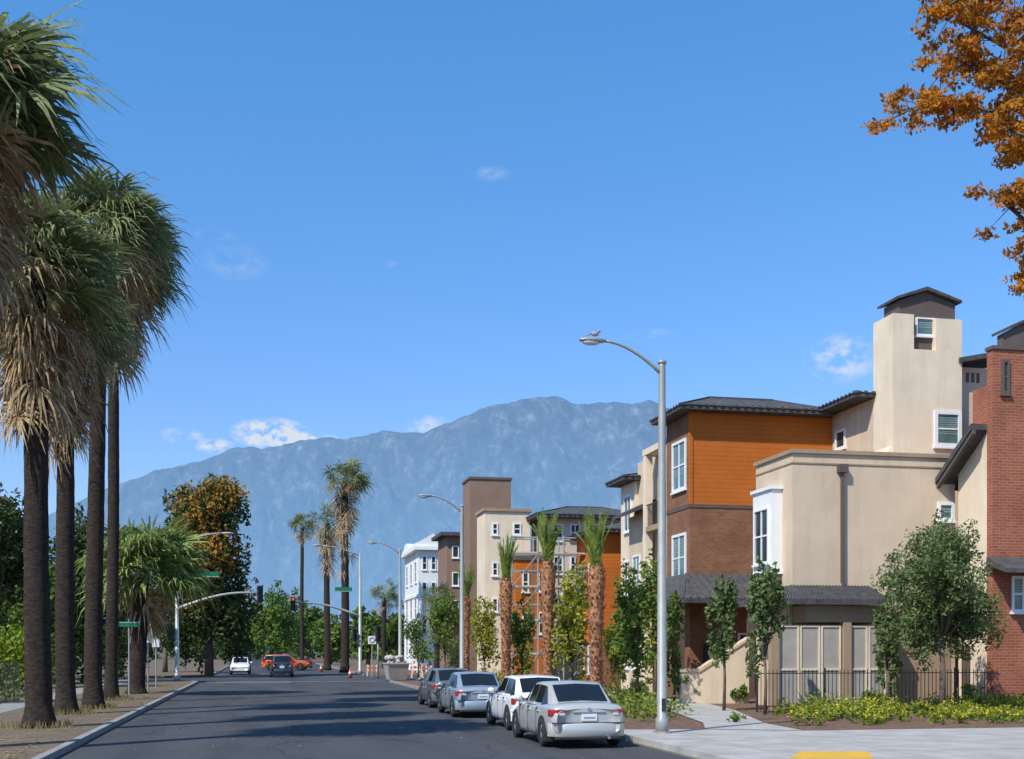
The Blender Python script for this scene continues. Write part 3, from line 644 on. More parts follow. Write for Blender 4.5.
    def curved(name,i0,i1,v0,v1,um=.9,off=.016):
        g=MB(); vs=[]
        for j in range(5):
            v=lerp(v0,v1,j/4)
            a=V(upL[i0]).lerp(V(upL[i1]),v); t_=V(top[i0]).lerp(V(top[i1]),v); c=V(upR[i0]).lerp(V(upR[i1]),v)
            row=[a.lerp(t_,1-um),a.lerp(t_,.5),t_,c.lerp(t_,.5),c.lerp(t_,1-um)]
            sg=-1 if i0<i1 else 1
            vs+=[p+V((0,sg*off,off)) for p in row]
        g.add(vs,[(j*5+i,j*5+i+1,j*5+6+i,j*5+5+i) for j in range(4) for i in range(4)])
        g.build(name,M['carglass'],r,True)
    curved('rear_window',0,1,.10,.9); curved('windshield',4,3,.08,.92)
    for sgn,lo,up in ((-1,lowL,upL),(1,lowR,upR)):
        for i,(u0,u1) in ((1,(.0,.93)),(2,(.05,.95))):
            if style=='pickup' and i==1: continue
            if sgn<0: pane('side_window',lo[i+1],lo[i],up[i],up[i+1],1-u1,1-u0,.12,.88)
            else: pane('side_window',lo[i],lo[i+1],up[i+1],up[i],u0,u1,.12,.88)
        g=MB(); q=[V(lo[0]).lerp(V(lo[1]),.45),V(lo[1]),V(up[1]).lerp(V(lo[1]),.12)]
        q=[p+V((sgn*.016,0,.02)) for p in q]; g.add(q,[(0,1,2)]); g.build('side_window',M['carglass'],r)
        g=MB(); q=[V(lo[4]).lerp(V(lo[3]),.35),V(lo[3]),V(up[3]).lerp(V(lo[3]),.15)]
        q=[p+V((sgn*.016,0,.02)) for p in q]; g.add(q,[(0,1,2)]); g.build('side_window',M['carglass'],r)
        mr=MB(); mr.ball((sgn*(w+.08),yf+.09*L,zbelt+.06),.12,10,6,(.9,.5,.65)); mr.build('mirror',pm,r,True)
        for yy in (.40*L,.60*L):
            g=MB(); g.box(min(sgn*(w-.03),sgn*(w+.018)),max(sgn*(w-.03),sgn*(w+.018)),yy-.09-.13*L,yy+.09-.13*L,.78*k,.81*k); g.build('door_handle',pm,r,False,.01)
        for yy in (.31*L,.50*L,.70*L):
            g=MB(); g.box(min(sgn*(w-.06),sgn*(w+.002)),max(sgn*(w-.06),sgn*(w+.002)),yy-.006,yy+.006,.3,.88*k); g.build('door_seam',M['dark'],r)
        g=MB(); g.box(min(sgn*(w-.06),sgn*(w+.006)),max(sgn*(w-.06),sgn*(w+.006)),.25*L,.72*L,.25*k,.29*k); g.build('side_skirt',M['dark'],r)
        R=.32 if style in('sedan','hatch') else .37
        for yy in (.185*L,.81*L):
            arc=[(yy+1.17*R*math.cos(a*PI/12),R+1.17*R*math.sin(a*PI/12)) for a in range(13)]
            xo=w+.004; g=MB(); g.prism([(yy+1.17*R,.14)]+arc+[(yy-1.17*R,.14)],'x',sgn*(w-.25),sgn*xo); g.build('wheel_arch',M['black'],r)
            wheel(r,sgn*(w+.016),yy,R,sgn)
    for sgn in (-1,1):
        g=MB()
        if style in('suv',): g.box(*sorted((sgn*.74*w,sgn*.97*w)),.03,.3,.80*k,1.12*k)
        else:
            g.prism([(sgn*.56*w,-.0),(sgn*.80*w,.005),(sgn*.955*w,.10),(sgn*.985*w,.30),(sgn*.9*w,.30),(sgn*.56*w,.2)],'z',.71*k,.875*k)
        g.build('tail_light',M['red'],r,False,.02)
        g=MB(); g.box(*sorted((sgn*.62*w,sgn*.76*w)),-.012,.05,.74*k,.79*k); g.build('reversing_light',M['lampg'],r,False,.008)
        g=MB(); g.ball((sgn*.72*w,L-.10,.62*k),.17,10,6,(1.1,.55,.5)); g.build('headlight',M['lampg'],r,True)
    ys=[(-.985*w,.30),(-.94*w,.10),(-.6*w,-.035),(0,-.06),(.6*w,-.035),(.94*w,.10),(.985*w,.30)]
    g=MB(); n=7; vs=[(x,y,z) for z,dy in ((.27*k,.03),(.33*k,0),(.52*k,0),(.57*k,.03)) for x,y in [(a,b_+dy) for a,b_ in ys]]+[(x,.4,z) for z in (.27*k,.57*k) for x in (-.9*w,.9*w)]
    g.add(vs,[(j*n+i,j*n+i+1,(j+1)*n+i+1,(j+1)*n+i) for j in range(3) for i in range(n-1)]+[(21,22,23,24,25,26,27,31,30)])
    g.build('rear_bumper',pm,r,True)
    MB().box(-.93*w,.93*w,-.02,.2,.572*k,.585*k).build('bumper_gap',M['black'],r)
    g=MB(); g.box(-.17,.17,-.035,.0,.62*k,.77*k) if style!='pickup' else g.box(-.17,.17,-.08,.0,.4,.54)
    pl=g.build('number_plate',M['signw'],r,False,.005)
    MB().box(-.13,.13,-.038,-.0362,.67*k,.71*k).build('plate_characters',M['blue'],pl)
    MB().box(-.42*w,.42*w,-.03,-.0,.80*k,.82*k).build('boot_trim',M['rim'],r,False,.005)
    MB().tube([(0,-.025,.87*k),(0,.0,.87*k)],.045,14).build('boot_badge',M['rim'],r)
    MB().box(-.85*w,.85*w,-.03,.3,.20*k,.27*k).build('lower_valance',M['black'],r,False,.02)
    MB().tube([(.5*w,-.06,.24*k),(.5*w,.3,.24*k)],.03,8).build('exhaust_pipe',M['rim'],r)
    if style=='pickup':
        MB().box(-.8*w,.8*w,.05*L,.38*L,.97*k,.975*k).build('bed_cover',M['black'],r)
    return r
car('silver sedan parked beside the tall street lamp, closest to the viewer',6.98,25.2,M['silver'],4.5,1.75,1.42)
car('white hatchback parked directly ahead of the silver sedan',7.28,30.7,M['carw'],4.2,1.7,1.45,'hatch')
car('blue grey sedan parked ahead of the white hatchback',6.85,37.2,M['blue'],4.5,1.75,1.42)
car('dark grey car parked ahead of the blue grey sedan, mostly hidden',6.98,43.5,M['grey'],4.4,1.75,1.45,'hatch')
X,Y=G(282,677.5); car('dark blue SUV driving away down the middle of the road',X,Y,M['navy'],4.5,1.8,1.7,'suv',0,'vehicles out on the road','moving_car')
X,Y=W(240,104); car('small white car with its front turned toward the viewer at the far junction',X,Y+4,M['carw'],4.4,1.76,1.5,'suv',PI,'vehicles out on the road','moving_car')
X,Y=W(262,125); car('bright orange car turning across the far junction',X,Y,M['orc'],4.8,1.8,1.65,'suv',-PI/2,'vehicles out on the road','moving_car')
X,Y=W(312,128); car('dark red pickup crossing behind the dark blue SUV',X,Y,mat('dark_red_paint',(.2,.03,.015),.3,coat=.8),5.2,1.8,1.75,'pickup',PI/2,'vehicles out on the road','moving_car')
# ---------------------------------------------------------------- palms
def fan(mb,base,dv,Lp,R,ns,droop,wind=(0.12,0,0)):
    base=Vector(base); dv=Vector(dv).normalized()
    side=dv.cross(Vector((0,0,1)))
    if side.length<.05: side=Vector((1,0,0))
    side.normalize(); tw=random.uniform(-.9,.9); up=side.cross(dv); side=(side*math.cos(tw)+up*math.sin(tw))
    nrm=side.cross(dv)
    c=base+dv*Lp+Vector((0,0,-.12*Lp*droop))
    w=.025; mb.add([base+side*w,base-side*w,c-side*w*.6,c+side*w*.6],[(0,1,2,3)])
    wv=Vector(wind)
    for k in range(ns):
        ph=math.radians(-100+200*k/(ns-1)+random.uniform(-6,6)); rr=R*random.uniform(.65,1.25)*(1-.15*abs(math.sin(ph)))
        d=dv*math.cos(ph)+side*math.sin(ph)+nrm*random.uniform(-.22,.22)
        m=c+d*rr*.5+wv*.2*rr; m2=c+d*rr*.85+Vector((0,0,-.12*droop*rr))+wv*.6*rr; tp=c+d*rr*1.08+Vector((random.uniform(-.08,.08),0,-.42*droop*rr))+wv*rr
        sd=(side*math.cos(ph)-dv*math.sin(ph)); a=R*.042
        mb.add([c,m-sd*a,m+sd*a,m2-sd*a*.6,m2+sd*a*.6,tp],[(0,1,2),(1,3,4,2),(3,5,4)])
def fanpalm(X,Y,h,cr,label,group,seed,trunk_r=.33,lean=(0,0),live=46,dead=40,ns=20,skirt=2.2,dry=0,wind=.28,gm_='pgreen'):
    random.seed(seed)
    r=thing('palm_tree',label,'palm tree',(X,Y,.1),group,world=False)
    pts=[];rad=[]; nn=60
    for i in range(nn):
        u=i/(nn-1); bend=u*u
        pts.append((lean[0]*bend+.03*math.sin(u*7+seed),lean[1]*bend,h*u)); rad.append(trunk_r*(1-.22*u)*(1+random.uniform(-.03,.03)) + (.4*trunk_r)*max(0,1-u*16)**1.5)
    MB().tube(pts,rad,16).build('trunk',M['pbark'],r,True)
    tp=Vector(pts[-1]); g=MB()
    for i in range(live):
        az=random.random()*2*PI; el=math.radians(random.triangular(-30,84,15)); d=(math.cos(az)*math.cos(el),math.sin(az)*math.cos(el),math.sin(el))
        fan(g,tp+Vector((0,0,random.uniform(-.5,.5))),d,cr*random.uniform(.34,.66),cr*random.uniform(.36,.5),ns,random.uniform(.5,1.5),(wind,.05,0))
    g.build('crown',M[gm_],r)
    g=MB()
    for i in range(dry):
        az=random.random()*2*PI; el=math.radians(random.uniform(-40,15)); d=(math.cos(az)*math.cos(el),math.sin(az)*math.cos(el),math.sin(el))
        fan(g,tp+Vector((0,0,random.uniform(-.8,0))),d,cr*random.uniform(.35,.6),cr*random.uniform(.32,.44),ns-4,random.uniform(.9,1.6),(wind*.8,.05,0))
    for i in range(dead):
        az=random.random()*2*PI; q=random.random(); el=math.radians(-20-62*q*random.uniform(.6,1)); d=(math.cos(az)*math.cos(el),math.sin(az)*math.cos(el),math.sin(el))
        fan(g,tp+Vector((0,0,-.2-skirt*q*random.uniform(.3,1))),d,cr*random.uniform(.14,.42),cr*random.uniform(.28,.44),max(10,ns-8),random.uniform(.6,1.9),(wind*.5,.03,0))
    g.build('dead_fronds',M['pstraw'],r)
    return r
GP='tall fan palms along the left kerb'
fanpalm(-6.6,26.2,13.2,3.1,'tall fan palm whose crown hangs in at the top left corner',GP,1,.33,(.2,0),72,64,28,3.2,20,.2)
for (px,py,cy,cr,lab,sd,tr,ln) in ((38,732,268,2.5,'tall fan palm with thick dark trunk at the left kerb, nearest trunk in view',2,.345,(-.1,0)),(66,718,330,2.4,'fan palm second from the viewer on the left, lower crown',3,.31,(-.1,0)),(94,712,232,2.7,'fan palm with slightly leaning trunk, third on the left',4,.31,(.25,0)),(112,703,262,2.9,'slimmer fan palm farthest of the four left kerb trunks',5,.25,(.15,0))):
    X,Y=G(px,py); fanpalm(X,Y,Z(cy,X,Y)-.1,cr,lab,GP,sd,tr,ln,66,66,28,3.1,20,.2)
FP='fan palms farther down the street'
X,Y=G(146,696); fanpalm(X-.4,Y,Z(572,X,Y),3.2,'short bushy fan palm beyond the tall left palms',FP,11,.4,(.3,0),100,18,24,1.2,2,.1,'pbright')
X,Y=W(345,108); fanpalm(X,Y,Z(482,X,Y),2.5,'tall shaggy fan palm standing alone past the crossing',FP,12,.38,(0,0),54,80,16,7.5,10,.1)
X,Y=W(327,122); fanpalm(X,Y,Z(524,X,Y),2.4,'shaggy fan palm just left of the tallest distant palm',FP,13,.34,(0,0),34,70,14,5,14,.1)
X,Y=W(302,150); fanpalm(X,Y,Z(528,X,Y),2.3,'slim distant fan palm with small crown, leftmost of the far palms',FP,14,.26,(0,0),44,14,14,1)
X,Y=W(384,135); fanpalm(X,Y,Z(598,X,Y),2.3,'small dark fan palm right of the far signal pole',FP,15,.26,(0,0),44,14,14,1)
X,Y=W(437,100); fanpalm(X,Y,Z(605,X,Y),2.0,'low fan palm in front of the brown panelled building',FP,16,.26,(0,0),44,14,14,1)
def date(px,Xp,top,seed,label,s=1.0):
    random.seed(seed); Yp=FY(px,Xp); zt=Z(top,Xp,Yp); zc=zt-2.0*s
    r=thing('young_palm',label,'palm tree',(Xp,Yp,.1),'newly planted palms along the right side',world=False)
    b=MB(); n=14; m=30
    R_=lambda u:(.19+.10*max(0,(u-.45)*1.8)**1.1)*s*(.75 if u>.96 else 1)
    b.tube([(0,0,zc*i/m) for i in range(m+1)],[R_(i/m)*random.uniform(.94,1.06) for i in range(m+1)],n)
    rows=int(zc/.16)
    for i in range(rows):
        for k in range(11):
            a=2*PI*(k+.5*(i%2))/11+random.uniform(-.12,.12); z=zc*i/rows+random.uniform(-.04,.04); R=R_(i/rows); o=random.uniform(.02,.13)
            e=Vector((math.cos(a),math.sin(a),0)); t_=Vector((-e.y,e.x,0))*.055
            p=e*(R-.02)+Vector((0,0,z)); q=e*(R+o)+Vector((0,0,z+random.uniform(.10,.24)))
            b.add([p-t_,p+t_,q+t_*.4,q-t_*.4,e*(R-.02)+Vector((0,0,z+.16))],[(0,1,2,3),(3,2,4)])
    b.build('trunk',M['dtrunk'],r)
    g=MB()
    for i in range(30):
        az=random.random()*2*PI; sp=random.uniform(.03,.34)*s; L=random.uniform(1.3,2.25)*s; pr=None
        ax=Vector((math.cos(az),math.sin(az),0))
        for k in range(9):
            u=k/8; p=Vector((0,0,zc-.1))+ax*(.08+.08*math.sin(u*PI)+sp*u**1.6+1.9*sp*max(0,u-.5)**1.5)+Vector((0,0,L*(u-.18*u*u*(sp*2+.2))))
            if pr is not None:
                g.bar(pr,p,.03,.02)
                for q in range(4):
                    o=pr.lerp(p,q/4)
                    for sg in (-1,1):
                        td=Vector((-ax.y,ax.x,0))*sg; e=o+td*.14*s*(1.2-u)+Vector((0,0,.16*s))+ax*random.uniform(-.05,.14)
                        w=Vector((0,0,.028)); g.add([o-w,o+w,e],[(0,1,2)])
            pr=p
    g.build('crown',M['lime2'],r)
date(596,11.4,506,21,'young palm with thick orange brown trunk, nearest of the planted row',1.1)
date(548,11.4,510,22,'young palm with tied fronds in front of the scaffolded blocks',1.1)
date(506,11.4,534,23,'young palm third along the planted row, left of the scaffold',1.1)
date(466,11.4,563,24,'young palm farthest along the planted row')
# ---------------------------------------------------------------- leafy trees
def tree(X,Y,h,cr,cz,label,mt,n=3000,ls=.12,tr=.12,group=None,seed=1,nc=10,rz=None,asp=.5,tight=.42,flowers=None):
    random.seed(seed); np.random.seed(seed)
    r=thing('leafy_tree',label,'tree',(X,Y,.1),group,world=False); rz=rz or (h-cz)
    b=MB(); fork=max(.3,cz-rz*.55)
    b.tube([(0,0,0),(.03,0,fork*.5),(.0,.02,fork)],[tr*1.3,tr,tr*.85],8)
    g=MB(); cs=[]
    for i in range(nc):
        az=2*PI*i/nc*1.9+random.uniform(-.4,.4); q=random.uniform(.35,.85); e=random.uniform(-.8,.95)
        w=math.sqrt(max(0,1-e*e*.8)); cs.append((cr*q*w*math.cos(az),cr*q*w*math.sin(az),cz+rz*.78*e))
    cs.append((0,0,cz))
    for c in cs:
        mid=Vector((0,0,fork)).lerp(Vector(c),.5)+Vector((0,0,.1*rz))
        b.tube([(0,0,fork*.92),mid,c],[tr*.6,tr*.35,tr*.12],5)
        k=random.uniform(.75,1.25)
        g.leaves(c,(cr*tight*k,cr*tight*k,rz*tight*.9*k),int(n/len(cs)*.65),ls,asp)
        for q in range(6):
            d=Vector((random.gauss(0,1),random.gauss(0,1),random.gauss(0,1))).normalized()
            g.leaves(Vector(c)+Vector((d.x*cr*tight,d.y*cr*tight,d.z*rz*tight)),(cr*.15,cr*.15,rz*.13),int(n/len(cs)*.08),ls,asp)
    b.build('trunk',M['bark'],r,True); g.build('crown',M[mt],r)
    if flowers:
        g=MB()
        for i,c in enumerate(cs):
            if c[2]>cz-rz*.45 and i%5: g.leaves((c[0]*1.1+.10*cr,c[1]*1.1-.15*cr,c[2]+rz*.15),(cr*tight,cr*tight,rz*tight*.7),int(n/len(cs)*.42),ls,asp)
        g.build('orange_foliage',M[flowers],r)
    return r
def treep(px,t,top,bot,hw,label,mt,**k):
    X,Y=W(px,t); zt=H+(HZ-top)/F*t; zb=H+(HZ-bot)/F*t; cz=(zt+zb)/2
    return tree(X,Y,zt,hw/F*t,cz,label,mt,rz=(zt-zb)/2,**k)
treep(942,37.5,530,670,62,'round olive tree in the planting bed before the cream block','olive',n=21000,ls=.07,tr=.09,seed=31,nc=26,tight=.36,asp=.4)
YT='young trees planted along the right side'
for px,t,top,bot,hw,lab,mt,sd,n in (
 (765,38,570,680,20,'slim young tree with sparse leaves left of the white gates','olive',132,1700),
 (724,40,580,670,16,'slim young tree beside the stair wall','olive',133,1200),
 (637,44,553,690,26,'young green tree between the street lamp and the nearest young palm','green',34,2600),
 (674,46,600,690,12,'small young tree right of the street lamp pole','green',35,900),
 (572,48,568,690,20,'yellow green young tree between two young palms','lime',36,2000),
 (522,58,600,680,17,'leafy green tree behind the blue grey car','green',37,1500),
 (887,39.5,600,690,15,'small shrubby tree in front of the rightmost gate','olive',38,1300),
 (484,64,595,680,16,'small lime green tree left of the scaffold','lime',39,1600),
 (445,72,600,670,22,'rounded green tree behind the farthest parked car','green',40,2200),
 (418,84,612,672,16,'green tree in front of the white building','green',41,1600),
 (618,52,608,690,15,'lime green tree behind the nearest young palm','lime',42,1300),
 (655,50,585,680,14,'narrow tree just behind the street lamp pole','lime',44,1200)):
    treep(px,t,top,bot,hw,lab,mt,n=n,ls=.10,tr=.05,group=YT,seed=sd,nc=12)
LT='trees beyond the left pavement'
treep(209,95,488,668,48,'tall dark tree with an orange tinted crown at the left corner','dkgreen',n=22000,ls=.2,tr=.3,seed=51,nc=32,flowers='orl',tight=.40)
for px,t,top,bot,hw,lab,mt,sd,n in (
 (-5,62,492,650,38,'feathery dark green tree at the left edge','dkgreen',52,6000),
 (88,75,520,690,44,'dark green tree seen between the left palm trunks','dkgreen',53,6000),
 (45,72,548,695,44,'broad green tree behind the second left palm','green',54,6000),
 (120,90,560,685,34,'green tree filling behind the bushy palm trunk','dkgreen',56,3500),
 (10,85,560,690,50,'wide green tree behind the hedge at the left edge','green',57,5000),
 (165,110,560,672,34,'green tree behind the short bushy palm','green',55,3500)):
    treep(px,t,top,bot,hw,lab,mt,n=n,ls=.17,tr=.2,group=LT,seed=sd,nc=14)
FT='distant trees at the end of the road'
for px,t,top,bot,hw,lab,mt,sd,n in (
 (277,190,588,660,26,'distant green tree above the orange car','green',61,3600),
 (250,230,612,660,24,'distant dark tree above the white car','green',62,2600),
 (308,210,606,662,24,'distant lime tinted tree above the dark red pickup','green',63,2800),
 (330,170,618,664,20,'distant low tree left of the tallest far palm','green',64,2200),
 (230,180,625,664,16,'distant low dark tree beside the left corner tree','dkgreen',65,1500),
 (368,150,612,664,20,'distant dark tree beside the far right signal pole','green',66,2000),
 (392,140,622,668,18,'distant round tree left of the white building','green',67,1900)):
    treep(px,t,top,bot,hw,lab,mt,n=n,ls=.32,tr=.25,group=FT,seed=sd,nc=11)
g=MB(); np.random.seed(5)
for k in range(130):
    X,Y=W(-150+k*6,260+(k%4)*22); g.leaves((X,Y,3.2+(k*37%5)*.9),(5,5,5),190,.7)
tag(g.build('distant_treeline',M['dkgreen']),'low dark belt of far trees closing the end of the road','trees',kind='stuff')
np.random.seed(9); hy=50.; h0,h1=FX(-90,hy),FX(30,hy); n_=int((h1-h0)/.7)
r=thing('hedge','clipped bright green hedge at the left edge behind the first palm','hedge',(h0,hy,.1)); g=MB()
for k in range(n_+1):
    x=h0+(h1-h0)*k/n_; g.leaves((x,hy,1.65),(.75,.8,1.6),800,.10); 
    if k%3==0: MB().tube([(x,hy,.1),(x,hy,2.2)],.06,5).build('stem',M['bark'],r)
g.build('foliage',M['hedge'],r)
def fence(x0,y0,x1,y1,h,label,z0=.1,step=.14,post=2.4,wd=.009):
    r=thing('metal_fence',label,'fence',(x0,y0,z0)); L=math.hypot(x1-x0,y1-y0); n=int(L/step); b=MB()
    for k in range(n+1):
        u=k/n; x,y=lerp(x0,x1,u),lerp(y0,y1,u); b.box(x-wd,x+wd,y-wd,y+wd,z0,z0+h)
    b.build('pickets',M['dark'],r)
    for z in (.2,h-.12): MB().bar((x0,y0,z0+z),(x1,y1,z0+z),.03,.03).build('rail',M['dark'],r)
    for k in range(int(L/post)+1):
        u=k*post/L; x,y=lerp(x0,x1,u),lerp(y0,y1,u); MB().box(x-.03,x+.03,y-.03,y+.03,z0,z0+h+.06).build('post',M['dark'],r)
fence(h0,hy-1.5,FX(19,hy-1.5),hy-1.5,1.6,'black picket fence at the left edge in front of the hedge',step=.07,wd=.012)
y=36.9; fence(FX(757,y),y,FX(992,y),y,1.4,'black picket fence before the white gates')
# shrubs
np.random.seed(12)
g=MB(); fl=MB()
for k in range(430):
    y=29.6+7.0*random.random()**.8; xl=13.9+ (y-30)*.36; X=random.uniform(xl,30)
    if noise.noise(Vector((X*.5,y*.6,3)))<-.12 and y<34.5: continue
    s=random.uniform(.12,.28)*(1+.2*max(0,y-33)); g.leaves((X,y,.12+s*.7),(s*1.2,s*1.2,s*1.1),60,.055)
    if y<35.5 and random.random()<.7: fl.leaves((X,y,.12+s*1.2),(s*1.2,s*1.2,s*.5),24,.035,.8)
for k in range(260):
    y=random.uniform(31,66); X=random.uniform(9,13.0); 
    if y<35 and random.random()<.8: continue
    if y>38: X=random.uniform(9,13.6)
    s=random.uniform(.2,.5)*(1 if y<38 else 1.5); g.leaves((X,y,.12+s*.6),(s*1.3,s*1.3,s),60,.07)
tag(g.build('ground_cover',M['cover']),'low green ground cover plants across the mulch bed','ground cover',kind='stuff')
tag(fl.build('ground_cover_flowers',M['yel']),'yellow blossoms over the low ground cover in the bed','flowers',kind='stuff')
SH=[(712,699,'rounded green shrub at the foot of the stair wall'),(738,702,'rounded green shrub right of the stair wall end'),(640,699,'leafy shrub behind the lamp pole'),(690,702,'small shrub at the path edge'),(795,706,'shrub in front of the leftmost white gate'),(830,706,'shrub in front of the middle white gate'),(868,708,'shrub left of the olive tree'),(988,708,'bushy shrub right of the olive tree'),(1012,706,'bushy shrub at the right edge before the brick wall'),(905,704,'shrub behind the olive trunk'),(968,706,'shrub beside the olive trunk, near the cream wing'),(812,703,'taller shrub between the leftmost and middle gates'),(850,702,'taller shrub before the gap between the gates')]
for i,(px,py,lab) in enumerate(SH):
    X,Y=G(px,py+4); s=random.uniform(.4,.65); r=thing('shrub',lab,'shrub',(X,Y,.1),'shrubs in the right planting beds',world=False)
    g=MB(); np.random.seed(70+i); g.leaves((0,0,s*.9),(s*.9,s*.9,s*.8),500,.07)
    for q in range(7): g.leaves((random.uniform(-s,s),random.uniform(-s,s),s*random.uniform(.6,1.8)),(s*.35,)*3,80,.07)
    g.build('foliage',M['green' if i%2 else 'olive'],r); MB().tube([(0,0,0),(0,0,s)],.02,5).build('stem',M['bark'],r)
g=MB(); 
def tuft(mb,x,y,n,r_,h):
    for k in range(n):
        a=random.random()*2*PI; q=random.random()*r_; px,py=x+q*math.cos(a),y+q*math.sin(a); w=.012; hx=random.uniform(-.08,.08); hh=h*random.uniform(.5,1.2)
        mb.add([(px-w,py,.11),(px+w,py,.11),(px+hx,py+random.uniform(-.08,.08),.11+hh)],[(0,1,2)])
for (X,Y) in [G(38,732),G(66,718),G(93,712),G(112,703),(-6.2,26.2)]:
    tuft(g,X,Y,500,.9,.22)
for k in range(25): tuft(g,random.uniform(-7,-4.4),random.uniform(22,75),20,.3,.1)
tag(g.build('dry_grass',M['grass']),'dry grass tufts along the left verge around the palm bases','grass',kind='stuff')
g=MB()
for k in range(1500):
    if k<180: x=random.uniform(-3.8,8.2); y=random.uniform(21,60); z=.012
    else: x=-4.3-3.6*random.random(); y=random.uniform(22,65); z=.132
    s=random.uniform(.02,.045)*(1 if k<180 else 1.5); a=random.random()*3
    g.add([(x-s*math.cos(a),y-s*math.sin(a),z),(x+s*math.sin(a),y-s*math.cos(a),z+.008),(x+s*math.cos(a),y+s*math.sin(a),z),(x-s*math.sin(a),y+s*math.cos(a),z+.004)],[(0,1,2,3)])
tag(g.build('fallen_leaves',M['pstraw']),'scattered brown fallen leaves on the asphalt and left verge','leaves',kind='stuff')
# ---------------------------------------------------------------- overhanging orange tree
def overhang():
    random.seed(99); np.random.seed(99)
    X0,Y0=W(1195,17.5)
    r=thing('orange_leafed_tree','orange leafed tree reaching in from the top right corner','tree',(X0,Y0,.1))
    root=Vector((X0,Y0,.1)); fork=Vector((X0,Y0,5.0))
    b=MB(); b.tube([root,(X0,Y0,2.5),fork],[.3,.24,.2],10)
    g=MB()
    def P(px,py,t): X,Y=W(px,t); return Vector((X,Y,H+(HZ-py)/F*t))
    branches=[[(1080,300),(1030,225),(990,190)],[(1060,140),(1000,115),(940,95),(885,122)],[(1070,60),(1010,50),(965,25),(930,-20)],[(1080,210),(1035,160),(995,150)],[(1050,-20),(1000,-30),(950,5)],[(1090,330),(1045,285),(1026,260)],[(1080,100),(1030,95),(985,75),(950,55)],[(1080,20),(1040,20),(1000,10)],[(1080,170),(1040,140),(1005,130)]]
    for bi,br in enumerate(branches):
        tt=16+ (bi%4)*.7; pts=[fork]+[P(px,py,tt) for px,py in br]
        b.tube(pts,[.12]+[.04-.01*i for i in range(len(br))],6)
        for i in range(1,len(pts)):
            a=pts[i-1] if i>1 else pts[0].lerp(pts[1],.6)
            for k in range(16 if i>1 else 3):
                u=random.random(); p=a.lerp(pts[i],u); q=p+Vector((random.gauss(0,.18),random.gauss(0,.3),random.gauss(0,.16)))
                b.tube([p,q],[.009,.004],4,False)
                g.leaves(q,(.20,.20,.085),66,.042,.5)
    for k in range(60):
        px=random.uniform(1080,1420); py=random.uniform(-260,330); q=P(px,py,random.uniform(15.5,20)); g.leaves(q,(.5,.5,.4),160,.07,.55)
    b.build('trunk',M['bark'],r,True); g.build('crown',M['orl2'],r)
overhang()
# ---------------------------------------------------------------- street clutter
X,Y=W(398,80); s_=.72
r=thing('skip_bin','pale metal rubble skip standing at the right kerb','skip',(X,Y,0))
b=MB(); o=[(X-.75*s_,Y,.15),(X+.75*s_,Y,.15),(X+.75*s_,Y+2.4,.15),(X-.75*s_,Y+2.4,.15),(X-1*s_,Y-.4,1.25),(X+1*s_,Y-.4,1.25),(X+1*s_,Y+2.9,1.25),(X-1*s_,Y+2.9,1.25)]
b.add(o,[(0,3,2,1),(0,1,5,4),(1,2,6,5),(2,3,7,6),(3,0,4,7)]); b.build('bin_body',M['gate'],r)
b=MB()
for i in range(4): b.bar(o[4+i],o[4+(i+1)%4],.08,.08)
b.build('rim',M['gate'],r)
b=MB()
for k in range(26): b.ball((X+random.uniform(-.5,.5),Y+random.uniform(-.1,2.6),1.2+random.uniform(0,.5)),random.uniform(.12,.28),6,4,(1,1,.7))
tag(b.build('rubble',M['concrete']),'heap of pale rubble piled in the skip','rubble',kind='stuff')
for i,px in enumerate((417,426,372)):
    X,Y=W(px,88+3*i if i<2 else 95); lab=['orange and white barricade left of the farthest lamp tree','orange and white barricade before the white building','orange and white barricade at the right crossing corner'][i]
    r=thing('barricade',lab,'barricade',(X,Y,.1),'construction barricades by the crossing')
    for s in (-.4,.4):
        b=MB(); b.bar((X+s,Y-.25,.1),(X+s,Y,1.0),.05); b.bar((X+s,Y+.25,.1),(X+s,Y,1.0),.05); b.build('leg',M['signw'],r)
    for z in (.88,.55): 
        o=MB().box(X-.5,X+.5,Y-.1-.15*(1.1-z),Y-.07-.15*(1.1-z),z-.09,z+.09).build('board',M['orp'],r)
        for q in range(3): MB().box(X-.4+q*.34,X-.28+q*.34,Y-.104-.15*(1.1-z),Y-.101-.15*(1.1-z),z-.085,z+.085).build('stripe',M['signw'],o)
for i,(px,t) in enumerate(((350,92),(321,118))):
    X,Y=W(px,t); r=thing('traffic_cone',['orange cone near the tallest far palm','small orange cone on the far side of the junction'][i],'traffic cone',(X,Y,0),'traffic cones',world=False)
    MB().tube([(0,0,.03),(0,0,.75)],[.18,.03],10).build('cone',M['orp'],r,True); MB().box(-.22,.22,-.22,.22,.003,.035).build('base',M['black'],r); MB().tube([(0,0,.35),(0,0,.5)],[.122,.09],10).build('band',M['signw'],r)
